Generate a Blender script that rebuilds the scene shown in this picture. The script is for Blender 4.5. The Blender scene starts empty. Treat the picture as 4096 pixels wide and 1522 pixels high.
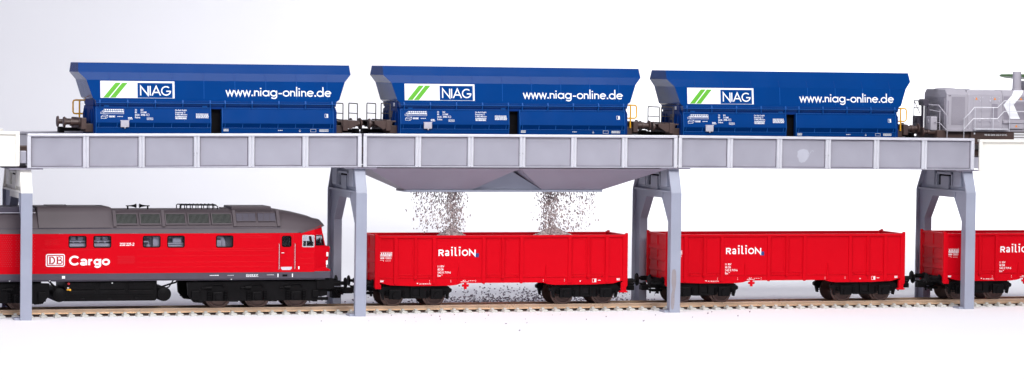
import bpy, bmesh, math, random
from mathutils import Vector, Matrix
random.seed(7)
S = 0.001                     # everything below is written in millimetres
scene = bpy.context.scene
COL = scene.collection

# ------------------------------------------------------------------ materials
def mat(name, col, rough=0.45, metal=0.0, var=0.06, scale=60.0, bump=0.0, bscale=900.0, coat=0.0, spec=0.5, island=None, ior=1.5):
    m = bpy.data.materials.new(name); m.use_nodes = True
    nt = m.node_tree; b = nt.nodes['Principled BSDF']
    b.inputs['Metallic'].default_value = metal
    b.inputs['Coat Weight'].default_value = coat
    b.inputs['Specular IOR Level'].default_value = spec; b.inputs['IOR'].default_value = ior
    tc = nt.nodes.new('ShaderNodeTexCoord')
    n = nt.nodes.new('ShaderNodeTexNoise'); n.inputs['Scale'].default_value = scale; n.inputs['Detail'].default_value = 5
    nt.links.new(tc.outputs['Object'], n.inputs['Vector'])
    r = nt.nodes.new('ShaderNodeValToRGB')
    lo = [max(0, c*(1-var)) for c in col]; hi = [min(1, c*(1+var)) for c in col]
    r.color_ramp.elements[0].position = 0.3; r.color_ramp.elements[0].color = (*lo, 1)
    r.color_ramp.elements[1].position = 0.7; r.color_ramp.elements[1].color = (*hi, 1)
    nt.links.new(n.outputs['Fac'], r.inputs['Fac'])
    if island:
        g = nt.nodes.new('ShaderNodeNewGeometry'); r2 = nt.nodes.new('ShaderNodeValToRGB')
        r2.color_ramp.elements[0].color = (*island[0], 1); r2.color_ramp.elements[1].color = (*island[-1], 1)
        for k, c in enumerate(island[1:-1]):
            e = r2.color_ramp.elements.new((k+1)/(len(island)-1)); e.color = (*c, 1)
        nt.links.new(g.outputs['Random Per Island'], r2.inputs['Fac'])
        nt.links.new(r2.outputs['Color'], b.inputs['Base Color'])
    else:
        nt.links.new(r.outputs['Color'], b.inputs['Base Color'])
    mr = nt.nodes.new('ShaderNodeMapRange'); mr.inputs['To Min'].default_value = max(0, rough-0.07); mr.inputs['To Max'].default_value = min(1, rough+0.07)
    n2 = nt.nodes.new('ShaderNodeTexNoise'); n2.inputs['Scale'].default_value = scale*2.3; n2.inputs['Detail'].default_value = 3
    nt.links.new(tc.outputs['Object'], n2.inputs['Vector'])
    nt.links.new(n2.outputs['Fac'], mr.inputs['Value']); nt.links.new(mr.outputs['Result'], b.inputs['Roughness'])
    if bump:
        n3 = nt.nodes.new('ShaderNodeTexNoise'); n3.inputs['Scale'].default_value = bscale; n3.inputs['Detail'].default_value = 3
        nt.links.new(tc.outputs['Object'], n3.inputs['Vector'])
        bp = nt.nodes.new('ShaderNodeBump'); bp.inputs['Strength'].default_value = bump; bp.inputs['Distance'].default_value = 0.0002
        nt.links.new(n3.outputs['Fac'], bp.inputs['Height']); nt.links.new(bp.outputs['Normal'], b.inputs['Normal'])
    return m

M = {}
M['paper']   = mat('white_paper', (.93, .93, .94), .75, var=.01, scale=8, spec=.15)
M['blue']    = mat('blue_paint', (.001, .040, .188), .19, var=.05, scale=40, bump=.03, ior=1.22)
M['bluedk']  = mat('dark_blue_paint', (.001, .030, .17), .42, var=.05, scale=40, ior=1.2)
M['red']     = mat('red_plastic', (.55, .0012, .008), .40, var=.03, scale=40, bump=.03, ior=1.2, spec=.3)
M['roof']    = mat('umber_grey_paint', (.086, .068, .076), .5, var=.05, scale=50, bump=.05, spec=.3)
M['frame']   = mat('dark_grey_paint', (.072, .063, .085), .45, var=.06, scale=60, spec=.3)
M['black']   = mat('black_plastic', (.0045, .004, .0045), .5, var=.3, scale=150, bump=.08, ior=1.25, spec=.3)
M['dark']    = mat('dark_recess', (.008, .007, .008), .8, var=.2, spec=.1)
M['grille']  = mat('grille_grey', (.07, .078, .07), .5, var=.1)
M['wheel']   = mat('brown_wheel_metal', (.10, .062, .052), .35, metal=.5, var=.15, scale=200)
M['silver']  = mat('silver_grey_plastic', (.345, .34, .39), .36, metal=.15, var=.07, scale=45, bump=.05)
M['silverhi']= mat('silver_edge_plastic', (.62, .62, .66), .30, metal=.15, var=.07, scale=80)  # highlights of flange edges and stiffeners painted as paler plastic; handrail shares it
M['trestle'] = mat('blue_grey_plastic', (.30, .32, .395), .42, var=.05, scale=60, bump=.06)
M['funnel']  = mat('mauve_grey_plastic', (.29, .27, .335), .45, var=.05, scale=60, bump=.05)  # mauve shade of the funnel slopes painted into the grey; bearing plates share it
M['cream']   = mat('cream_plastic', (.86, .84, .76), .5, var=.02)
M['brass']   = mat('brass_rail', (.58, .42, .29), .30, metal=.55, var=.12, scale=120)
M['sleeper'] = mat('grey_sleeper_plastic', (.53, .52, .48), .55, var=.08, scale=200, bump=.1)
M['brown']   = mat('brown_plastic', (.075, .045, .038), .45, var=.12, scale=120, bump=.05)
M['railing'] = mat('dark_brown_railing', (.022, .015, .014), .45, var=.1)
M['yellow']  = mat('yellow_paint', (.86, .42, .015), .4, var=.05)
M['white']   = mat('white_print', (.86, .87, .88), .5, var=.01)
M['green']   = mat('green_print', (.10, .42, .012), .45, var=.03)
M['navy']    = mat('navy_print', (.012, .03, .16), .45, var=.03)
M['dbred']   = mat('dark_red_print', (.42, .003, .012), .45, var=.03)
M['grey6']   = mat('light_grey_paint', (.40, .38, .42), .42, var=.04, scale=50, bump=.04)
M['grey6dk'] = mat('grille_mid_grey', (.27, .25, .29), .5, var=.06)
M['orange']  = mat('orange_print', (.82, .26, .01), .5, var=.03)
M['chrome']  = mat('bright_metal', (.75, .74, .74), .25, metal=.8, var=.05)
M['engine']  = mat('engine_grey', (.58, .56, .62), .5, var=.1, scale=90)
M['leaf']    = mat('dark_green_plastic', (.04, .12, .015), .4, var=.25, scale=150)
M['leafhi']  = mat('light_green_plastic', (.22, .42, .05), .4, var=.25, scale=150)
M['stain']   = mat('brown_glue_stain', (.27, .24, .25), .3, var=.12, scale=120)
M['blotch']  = mat('pale_paint_blotch', (.43, .435, .49), .3, var=.05, scale=120)
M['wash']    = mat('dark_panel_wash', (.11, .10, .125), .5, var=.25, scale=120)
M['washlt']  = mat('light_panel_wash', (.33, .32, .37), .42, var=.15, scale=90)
M['edgeblue']= mat('pale_blue_edge', (.004, .075, .30), .35, ior=1.25)  # light on ledge, rib and seam edges painted in; logo border shares it
M['back']    = mat('engine_room_grey', (.20, .185, .22), .6)
M['deck']    = mat('grey_deck', (.22, .20, .22), .6, var=.1)
GR = [(.16,.12,.13), (.42,.33,.31), (.46,.37,.35), (.58,.48,.46), (.26,.20,.21), (.46,.37,.36), (.64,.55,.53)]
M['gravel']  = mat('mixed_gravel', (.3, .24, .23), .8, island=GR)
M['gravel_dk'] = mat('dark_gravel', (.2, .18, .2), .8, island=[(.07,.06,.075), (.20,.17,.20), (.32,.28,.30), (.13,.11,.14)])
def glass_mat():
    m = bpy.data.materials.new('clear_glazing'); m.use_nodes = True
    nt = m.node_tree; nt.nodes.clear()
    o = nt.nodes.new('ShaderNodeOutputMaterial'); mx = nt.nodes.new('ShaderNodeMixShader')
    t = nt.nodes.new('ShaderNodeBsdfTransparent'); t.inputs['Color'].default_value = (.86, .87, .9, 1)
    g = nt.nodes.new('ShaderNodeBsdfGlossy'); g.inputs['Roughness'].default_value = .08
    f = nt.nodes.new('ShaderNodeFresnel'); f.inputs['IOR'].default_value = 1.35
    nt.links.new(f.outputs[0], mx.inputs[0]); nt.links.new(t.outputs[0], mx.inputs[1]); nt.links.new(g.outputs[0], mx.inputs[2])
    nt.links.new(mx.outputs[0], o.inputs['Surface'])
    return m
M['glass'] = glass_mat()

# ------------------------------------------------------------------ mesh builder
_textcache = {}
def text_shape(txt, bold=0.0):
    k = (txt, bold)
    if k not in _textcache:
        cu = bpy.data.curves.new('t', 'FONT'); cu.body = txt; cu.size = 1.0; cu.offset = bold; cu.resolution_u = 4
        ob = bpy.data.objects.new('t', cu); COL.objects.link(ob)
        dg = bpy.context.evaluated_depsgraph_get(); dg.update()
        me = bpy.data.meshes.new_from_object(ob.evaluated_get(dg))
        _textcache[k] = ([(v.co.x, v.co.y) for v in me.vertices], [list(p.vertices) for p in me.polygons])
        bpy.data.objects.remove(ob); bpy.data.curves.remove(cu); bpy.data.meshes.remove(me)
    return _textcache[k]

class MB:
    def __init__(s, off=(0, 0, 0)):
        s.bm = bmesh.new(); s.off = Vector(off)
    def v(s, p): return s.bm.verts.new(Vector(p))
    def face(s, pts):
        try: return s.bm.faces.new([s.v(p) for p in pts])
        except ValueError: return None
    def mesh(s, vs, fs):
        b = [s.v(p) for p in vs]
        for f in fs:
            try: s.bm.faces.new([b[i] for i in f])
            except ValueError: pass
        return b
    def box(s, x0, x1, y0, y1, z0, z1, b=0.0):
        vs = [(x, y, z) for x in (x0, x1) for y in (y0, y1) for z in (z0, z1)]
        fs = [(0,1,3,2), (4,6,7,5), (0,4,5,1), (2,3,7,6), (0,2,6,4), (1,5,7,3)]
        if b <= 0: s.mesh(vs, fs); return
        t = bmesh.new(); bv = [t.verts.new(p) for p in vs]
        for f in fs: t.faces.new([bv[i] for i in f])
        b = min(b, .45*min(abs(x1-x0), abs(y1-y0), abs(z1-z0)))
        bmesh.ops.recalc_face_normals(t, faces=t.faces)
        bmesh.ops.bevel(t, geom=list(t.edges), offset=b, segments=2, affect='EDGES', profile=.6)
        t.verts.index_update()
        s.mesh([x.co.copy() for x in t.verts], [[x.index for x in f.verts] for f in t.faces]); t.free()
    def prism(s, poly, axis, lo, hi, b=0.0):
        def p3(a, c, h): return {'x': (h, a, c), 'y': (a, h, c), 'z': (a, c, h)}[axis]
        n = len(poly)
        vs = [p3(a, c, lo) for a, c in poly] + [p3(a, c, hi) for a, c in poly]
        fs = [list(range(n)), list(range(n, 2*n))] + [[i, (i+1) % n, n+(i+1) % n, n+i] for i in range(n)]
        if b <= 0: s.mesh(vs, fs); return
        t = bmesh.new(); bv = [t.verts.new(p) for p in vs]
        for f in fs: t.faces.new([bv[i] for i in f])
        bmesh.ops.recalc_face_normals(t, faces=t.faces)
        bmesh.ops.bevel(t, geom=list(t.edges), offset=b, segments=2, affect='EDGES', profile=.6)
        t.verts.index_update()
        s.mesh([x.co.copy() for x in t.verts], [[x.index for x in f.verts] for f in t.faces]); t.free()
    def loft(s, rings, cap0=True, cap1=True, closed=True):
        n = len(rings[0]); b = [[s.v(p) for p in r] for r in rings]
        for a, c in zip(b, b[1:]):
            for i in range(n if closed else n-1):
                j = (i+1) % n
                try: s.bm.faces.new((a[i], a[j], c[j], c[i]))
                except ValueError: pass
        if cap0: s.bm.faces.new(b[0])
        if cap1: s.bm.faces.new(b[-1])
    def frames(s, d):
        d = Vector(d).normalized(); u = d.cross(Vector((0, 0, 1)))
        if u.length < 1e-3: u = d.cross(Vector((0, 1, 0)))
        u.normalize(); return u, d.cross(u)
    def rev(s, org, d, prof, n=20):
        org = Vector(org); d = Vector(d).normalized(); u, w = s.frames(d)
        rings = [[org + d*h + (u*math.cos(2*math.pi*k/n) + w*math.sin(2*math.pi*k/n))*max(r, .01) for k in range(n)] for r, h in prof]
        s.loft(rings)
    def cyl(s, p0, p1, r, n=16):
        d = Vector(p1)-Vector(p0); s.rev(p0, d, [(r, 0), (r, d.length)], n)
    def tube(s, pts, r, n=8, closed=False):
        pts = [Vector(p) for p in pts]; rings = []; m = len(pts); u = None
        for i, p in enumerate(pts):
            if closed: d = (pts[(i+1) % m]-pts[i-1]).normalized()
            else: d = (pts[min(i+1, m-1)]-pts[max(i-1, 0)]).normalized()
            if u is None: u, w = s.frames(d)
            else:
                u = (u - d*u.dot(d)); u.normalize(); w = d.cross(u)
            rings.append([p + (u*math.cos(2*math.pi*k/n)+w*math.sin(2*math.pi*k/n))*r for k in range(n)])
        if closed: rings.append(rings[0])
        s.loft(rings, not closed, not closed)
    def rock(s, c, r, stretch=1.0, axis=(0, 0, 1)):
        ax = Vector(axis).normalized()
        q = Matrix.Rotation(random.random()*6.28, 3, Vector((random.gauss(0,1), random.gauss(0,1), random.gauss(0,1)+.01)).normalized())
        base = [(1,0,0),(-1,0,0),(0,1,0),(0,-1,0),(0,0,1),(0,0,-1)]
        vs = []
        for b in base:
            p = q @ (Vector(b)*r*random.uniform(.55, 1.25))
            p = p + ax*(p.dot(ax)*(stretch-1)); vs.append(Vector(c)+p)
        s.mesh(vs, [(0,2,4),(2,1,4),(1,3,4),(3,0,4),(2,0,5),(1,2,5),(3,1,5),(0,3,5)])
    # lettering on a plane (o origin, u right, v up, n outward)
    def text(s, txt, pl, x, y, h, w=None, bold=0.0, eps=.06):
        vs, fs = text_shape(txt, bold); o, u, v, n = [Vector(a) for a in pl]
        if not vs: return
        x0 = min(a for a, _ in vs); x1 = max(a for a, _ in vs); k = h/max(b for _, b in text_shape('H')[0])
        kx = k if w is None else w/max(1e-6, x1-x0)
        s.mesh([o + u*(x+(a-x0)*kx) + v*(y+b*k) + n*eps for a, b in vs], fs)
    def rect(s, pl, x0, y0, x1, y1, eps=.05, skew=0.0):
        o, u, v, n = [Vector(a) for a in pl]
        s.face([o+u*a+v*b+n*eps for a, b in ((x0, y0), (x1, y0), (x1+skew, y1), (x0+skew, y1))])
    def ring(s, pl, x0, y0, x1, y1, t, eps=.05, r=0.0):
        o, u, v, n = [Vector(a) for a in pl]
        def rr(a0, b0, a1, b1, r):
            if r <= 0: return [(a0, b0), (a1, b0), (a1, b1), (a0, b1)]
            out = []
            for cx, cy, a in ((a1-r, b0+r, -90), (a1-r, b1-r, 0), (a0+r, b1-r, 90), (a0+r, b0+r, 180)):
                for k in range(5):
                    q = math.radians(a+k*22.5); out.append((cx+r*math.cos(q), cy+r*math.sin(q)))
            return out
        A = rr(x0, y0, x1, y1, r); B = rr(x0+t, y0+t, x1-t, y1-t, max(0, r-t) if r > 0 else 0)
        if r > 0 and len(A) != len(B): B = rr(x0+t, y0+t, x1-t, y1-t, .02)
        m = len(A); P = lambda q: o+u*q[0]+v*q[1]+n*eps
        s.mesh([P(q) for q in A]+[P(q) for q in B], [(i, (i+1) % m, m+(i+1) % m, m+i) for i in range(m)])
    def stroke(s, pl, pts, w, eps):
        o, u, v, n = [Vector(a) for a in pl]; pts = [Vector((a, b)) for a, b in pts]; L = []; R = []
        for i, p in enumerate(pts):
            d0 = (p-pts[i-1]).normalized() if i else (pts[1]-p).normalized()
            d1 = (pts[i+1]-p).normalized() if i < len(pts)-1 else d0
            n0 = Vector((-d0.y, d0.x)); n1 = Vector((-d1.y, d1.x)); m = n0+n1
            if m.length < .3: m = n0
            m.normalize(); k = w/2/max(.35, m.dot(n0)); L.append(p+m*k); R.append(p-m*k)
        P = lambda q: o+u*q.x+v*q.y+n*eps
        c = len(pts)
        s.mesh([P(q) for q in L]+[P(q) for q in R], [(i, i+1, c+i+1, c+i) for i in range(c-1)])
    def build(s, name, m, parent=None, smooth=False):
        for v in s.bm.verts: v.co = (v.co - s.off)*S
        bmesh.ops.recalc_face_normals(s.bm, faces=s.bm.faces)
        me = bpy.data.meshes.new(name); s.bm.to_mesh(me); s.bm.free()
        me.materials.append(M[m] if isinstance(m, str) else m)
        if smooth:
            me.polygons.foreach_set('use_smooth', [True]*len(me.polygons))
            try: me.set_sharp_from_angle(angle=math.radians(38))
            except Exception: pass
        o = bpy.data.objects.new(name, me); COL.objects.link(o)
        if parent: o.parent = parent
        return o

def thing(name, label, cat, loc, group=None):
    o = bpy.data.objects.new(name, None); COL.objects.link(o)
    o.location = Vector(loc)*S; o.empty_display_size = .01
    o['label'] = label; o['category'] = cat
    if group: o['group'] = group
    return o
def tag(o, label, cat, group=None, kind=None):
    if label: o['label'] = label
    if cat: o['category'] = cat
    if group: o['group'] = group
    if kind: o['kind'] = kind
    return o
def copy_tree(o, parent=None):
    c = o.copy(); COL.objects.link(c)
    if parent is not None: c.parent = parent
    for ch in list(o.children): copy_tree(ch, c)
    return c

# geometric sans lettering drawn with strokes (cap height 1)
def arc(cx, cy, r, a0, a1, n=18, ry=None):
    ry = ry or r
    return [(cx+r*math.cos(math.radians(a0+(a1-a0)*k/n)), cy+ry*math.sin(math.radians(a0+(a1-a0)*k/n))) for k in range(n+1)]
X_ = .62
RO = .275
GL = {  # glyph: (advance, strokes)
 'N': (.92, [[(.06, 0), (.06, .98), (.80, .02), (.80, 1.0)]]),
 'I': (.24, [[(.08, 0), (.08, 1)]]),
 'A': (.92, [[(.02, 0), (.44, .97), (.86, 0)], [(.2, .33), (.68, .33)]]),
 'G': (1.02, [arc(.5, .5, .44, 48, 360, 26) , [(.94, .46), (.52, .46)]]),
 'w': (.80, [[(.03, X_), (.21, .04), (.39, X_-.06), (.57, .04), (.75, X_)]]),
 '.': (.26, [[(.04, .07), (.19, .07)]]),
 'n': (.58, [[(.08, 0), (.08, X_)], [(.08, .34)] + arc(.27, .36, .19, 180, 0, 14) + [(.46, 0)]]),
 'i': (.24, [[(.08, 0), (.08, X_)], [(.01, .84), (.15, .84)]]),
 'a': (.74, [arc(.33, .31, RO, 0, 360, 22), [(.61, 0), (.61, X_)]]),
 'g': (.74, [arc(.33, .31, RO, 0, 360, 22), [(.61, X_), (.61, -.02)] + arc(.35, -.04, .26, 0, -150, 12, .2)]),
 'o': (.68, [arc(.33, .31, RO, 0, 360, 22)]),
 'l': (.24, [[(.08, 0), (.08, 1.06)]]),
 'e': (.68, [[(.06, .33), (.60, .33)], arc(.33, .31, RO, 6, 318, 20)]),
 'd': (.76, [arc(.33, .31, RO, 0, 360, 22), [(.61, 0), (.61, 1.06)]]),
 '-': (.46, [[(.06, .3), (.38, .3)]]),
}
GL.update({
 'C': (.85, [arc(.44, .5, .37, 40, 320, 24, .42)]),
 'R': (.74, [[(.09, 0), (.09, 1)], [(.09, .92), (.36, .92)] + arc(.40, .70, .22, 85, -85, 12) + [(.09, .48)], [(.34, .46), (.64, 0)]]),
 'O': (.92, [arc(.44, .5, .38, 0, 360, 26, .42)]),
 '1': (.36, [[(.05, .78), (.22, .95), (.22, 0)]]), '2': (.58, [arc(.27, .70, .22, 165, -20, 12) + [(.06, .07), (.52, .07)]]),
 '3': (.58, [arc(.25, .72, .2, 150, -80, 12) , arc(.25, .28, .23, 80, -150, 12)]), ' ': (.22, []),
})
GB = dict(GL)
GB['a'] = (.66, [arc(.31, .42, .21, 160, 0, 10, .17) + [(.52, .36), (.52, .0)], arc(.29, .17, .19, 55, 320, 16, .11)])
GB['r'] = (.43, [[(.10, 0), (.10, .66)], [(.10, .36)] + arc(.33, .38, .21, 165, 88, 6, .18)])
GB['g'] = (.68, [arc(.30, .33, .21, 0, 360, 20, .24), [(.55, .66), (.55, .0)] + arc(.33, .0, .22, -12, -158, 10, .20)])
GB['o'] = (.70, [arc(.33, .33, .25, 0, 360, 20, .26)])
GB['i'] = (.27, [[(.11, 0), (.11, .74)], [(.0, .67), (.11, .67)], [(.01, .98), (.21, .98)]]); GB['l'] = (.36, [[(.11, 1.06), (.11, .1), (.22, .05), (.30, .05)], [(.0, 1.0), (.11, 1.0)]])
def geo_text(mb, txt, pl, x0, y0, h, w, weight, G=None):
    GL = G or globals()['GL']
    adv = sum(GL[c][0] for c in txt); kx = w/(adv-.1); x = x0; j = 0
    for c in txt:
        for st in GL[c][1]:
            mb.stroke(pl, [(x+a*kx, y0+b*h) for a, b in st], weight if c != '.' else weight*1.25, .06+.004*(j % 9)); j += 1
        x += GL[c][0]*kx

def scribble(mb, pl, x0, y0, x1, y1, rows, seed, gap=.35):
    """rows of tiny illegible print"""
    rnd = random.Random(seed); h = (y1-y0)/rows
    for k in range(rows):
        x = x0
        while x < x1-.25:
            w = rnd.uniform(.25, .9); mb.rect(pl, x, y0+k*h+h*.15, min(x1, x+w), y0+k*h+h*.75); x += w+rnd.uniform(.12, gap)

# ------------------------------------------------------------------ setting
g = MB(); g.face([(-700, -700, 0), (2300, -700, 0), (2300, 1100, 0), (-700, 1100, 0)])
tag(g.build('ground', 'paper'), None, None, kind='structure')
g = MB(); prof = [(1100 + 300*math.sin(math.radians(a)), 300-300*math.cos(math.radians(a))) for a in range(0, 91, 6)] + [(1400, 1000)]
g.loft([[(-150, y, z) for y, z in prof], [(2300, y, z) for y, z in prof]], False, False, closed=False)
tag(g.build('backdrop', 'paper', smooth=True), None, None, kind='structure')

# ------------------------------------------------------------------ lower track
YC = 29.0
tr = thing('railway_track', 'brass-railed model track on grey sleepers lying on the white ground', 'track', (0, YC, 0))
for y in (YC-8.6, YC+8.6):
    r = MB((0, YC, 0))
    r.prism([(y-1.3, 1.35), (y+1.3, 1.35), (y+1.3, 1.65), (y+.4, 1.95), (y+.4, 2.9), (y+.75, 3.1), (y+.75, 3.7), (y+.5, 3.85), (y-.5, 3.85), (y-.75, 3.7), (y-.75, 3.1), (y-.4, 2.9), (y-.4, 1.95), (y-1.3, 1.65)], 'x', -110, 690)
    r.build('rail', 'brass', tr)
sl = MB()
sl.prism([(-1.75, 0), (1.75, 0), (1.6, .8), (1.1, 1.3), (-1.1, 1.3), (-1.6, .8)], 'y', -15, 15, .12)
for y in (-8.6, 8.6):
    for q in (-1, 1):
        sl.prism([(y+q*1.35, 1.3), (y+q*3.0, 1.3), (y+q*2.6, 1.75), (y+q*1.9, 2.15), (y+q*.9, 2.0), (y+q*.9, 1.68), (y+q*1.35, 1.68)], 'x', -.7, .7)
s0 = sl.build('sleeper', 'sleeper', tr); s0.location = (0, 0, 0)
PITCH = 7.05
xs = [-31 + PITCH*k for k in range(92)]
for i, x in enumerate(xs):
    o = s0 if i == 0 else s0.copy()
    if i: COL.objects.link(o); o.parent = tr
    o.location = (x*S, random.uniform(-.25, .25)*S, 0); o.rotation_euler = (0, 0, random.gauss(0, .006))
web = MB((0, YC, 0))
for y in (YC-8.6, YC+8.6): web.box(-35, 615, y-1.0, y+1.0, .02, .65)
web.build('sleeper_web', 'brown', tr)
for y in (YC-8.6, YC+8.6):
    gp = MB((0, YC, 0)); gp.box(-35, 615, y-.6, y+.6, .66, 1.28); gp.build('rail_bed', 'dark', tr)  # dark strip standing for the shade under the rail

# ------------------------------------------------------------------ bridge spans
LB = 174.0
def girder(mb, L, y0, sgn, zt, zb):
    """outer face at y0, sgn=+1 inward direction"""
    yi = y0+sgn*1.5
    a, b = sorted((yi, yi+sgn*1.2)); mb.box(.9, L-.9, a, b, zb+.5, zt-.6)                  # web panel recessed behind the flanges
    a, b = sorted((y0, y0+sgn*3.4))
    mb.box(.25, L-.25, a, b, zt-1.55, zt, .3)                                              # top flange
    a, b = sorted((y0+sgn*.55, y0+sgn*3.0)); mb.box(.3, L-.3, a, b, zb, zb+.75, .2)        # bottom flange
def stiff(L, k):
    w = 1.15 if k in (0, L) else 1.25
    return w
def make_span(kind, x0, zoff0, zoff1, label, L=LB, offs=(0, 30, 58.5, 87, 115.5, 144, LB), mt=('silver', 'silverhi')):
    t = thing('bridge_span', label, 'bridge span', (x0, 0, 0), 'girder spans of the bridge')
    zt, zb = 94.5, 76.9
    o = (0, 0, 0)
    for nm, y0, sg in (('near', 0, 1), ('far', 58, -1)):
        gd = MB(o); girder(gd, L, y0, sg, zt, zb); gi = gd.build('girder', mt[0], t)
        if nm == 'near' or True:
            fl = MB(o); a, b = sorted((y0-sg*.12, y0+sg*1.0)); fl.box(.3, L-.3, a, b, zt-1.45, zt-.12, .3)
            fl.build('flange_edge', mt[1], gi)  # grey spans: highlight along the flange put into its colour
        for x in offs:
            st = MB(o)
            if x in (offs[0], offs[-1]):
                xa = x+.2 if x == offs[0] else x-2.2
                a, b = sorted((y0+sg*.05, y0+sg*1.7)); st.box(xa, xa+2.0, a, b, zb+.2, zt-1.35, .35)
            else:
                for dx in (-.85, .85):
                    st.cyl((x+dx, y0+sg*.75, zb+.3), (x+dx, y0+sg*.75, zt-1.5), .62, 12)
                a, b = sorted((y0+sg*.75, y0+sg*1.6)); st.box(x-1.6, x+1.6, a, b, zb+.35, zt-1.5)
            st.build('stiffener', mt[1], gi, smooth=True)
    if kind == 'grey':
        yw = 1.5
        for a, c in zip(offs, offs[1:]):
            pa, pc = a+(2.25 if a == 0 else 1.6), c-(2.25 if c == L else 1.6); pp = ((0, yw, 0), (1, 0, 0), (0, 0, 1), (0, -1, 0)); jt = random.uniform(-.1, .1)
            q = MB(o); q.ring(pp, pa, zb+.7, pc, zt-1.5, .42+jt*.5, .03); q.build('panel_wash', 'wash', t)  # dark line just inside each panel's edges
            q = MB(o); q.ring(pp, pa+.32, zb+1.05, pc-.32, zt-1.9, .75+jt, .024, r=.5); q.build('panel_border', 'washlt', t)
    d = MB(o); d.box(.4, L-.4, 3.2, 54.8, 80.5, 82.3); d.build('deck', 'deck', t)
    t.location.z = zoff0*S
    t.rotation_euler = (0, -math.atan2(zoff1-zoff0, L), 0)
    return t
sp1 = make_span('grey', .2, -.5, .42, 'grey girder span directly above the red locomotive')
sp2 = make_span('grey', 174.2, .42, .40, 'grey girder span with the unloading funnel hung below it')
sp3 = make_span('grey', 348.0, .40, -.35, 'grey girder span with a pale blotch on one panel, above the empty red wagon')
# pale blotch on a panel of the third span
b = MB((348.0, 0, 0))
pl = ((348.0, 1.5, 0), (1, 0, 0), (0, 0, 1), (0, -1, 0))
pts = [(69.2, 86.3), (70.6, 87.3), (72.8, 87.7), (75, 87.2), (76, 85.6), (75.6, 83.8), (74.6, 82), (73.4, 80.7), (71.6, 80.2), (70.2, 81), (69.8, 82.8), (69.0, 83.6), (69.4, 85)]
b.face([Vector(pl[0])+Vector((x, -.05, z)) for x, z in pts])
b.stroke(pl, [(73.4, 80.6), (75.2, 82.6), (76.3, 85), (77.2, 86.6), (78.2, 86.9), (78.5, 86.2)], .28, .07)
b.build('blotch', 'blotch', sp3)
rnd = random.Random(3)
for t, x0 in ((sp1, .2), (sp2, 174.2), (sp3, 348.0)):        # faint smears along the panel tops
    pl = ((x0, 1.5, 0), (1, 0, 0), (0, 0, 1), (0, -1, 0))
    for k, xc in enumerate((15, 44, 73, 101, 130, 159)):
        q = MB((x0, 0, 0)); n = rnd.randint(3, 6); x = xc+rnd.uniform(-9, 0); z = 91.6+rnd.uniform(-.5, .3)
        q.stroke(pl, [(x+i*rnd.uniform(1.2, 2.4), z+rnd.uniform(-.35, .25)-(.5 if i == 0 else 0)) for i in range(n)], rnd.uniform(.1, .2), .06)
        q.build('scratch', 'washlt', t); q = MB((x0, 0, 0))
        if k % 2: q.stroke(pl, [(xc+rnd.uniform(-8, 8), 78+rnd.uniform(0, 5)), (xc+rnd.uniform(-8, 8)+.6, 79+rnd.uniform(0, 4))], .12, .065); q.build('scratch', 'washlt', t)
def end_span(x0, L, label, jx):
    t = make_span('cream', x0, 0, 0, label, L, (0, 40, L), ('cream', 'cream'))
    for y in (1.2, 52.8):
        c = MB((0, 0, 0)); c.box(jx, jx+3.2, y, y+4, 78.4, 84.6, .3)
        c.build('coupling_block', 'silver', t)
    return t
e0 = end_span(-76, 72.4, 'cream-white girder span reaching in beside the span above the red locomotive', 72.5)
e0.location.z = .6*S
e1 = end_span(525.0, 74, 'cream-white girder span carrying the grey locomotive', -3.0)
e1.location.z = -1.0*S

# upper track
ut = thing('upper_track', 'brown-railed model track laid in the bridge trough under the blue wagons', 'track', (0, YC, 82.3))
for y in (YC-8.6, YC+8.6):
    r = MB((0, YC, 82.3)); r.box(-76, 600, y-1.2, y+1.2, 84.0, 84.4); r.box(-76, 600, y-.4, y+.4, 84.4, 86.2); r.box(-76, 600, y-.7, y+.7, 86.2, 87.0, .15)
    r.build('rail', 'brown', ut)
sl = MB((0, YC, 82.3))
for k in range(95): sl.box(-75+k*7.05, -72+k*7.05, YC-15, YC+15, 82.32, 84.0)
sl.build('sleeper_bed', 'deck', ut)

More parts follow.
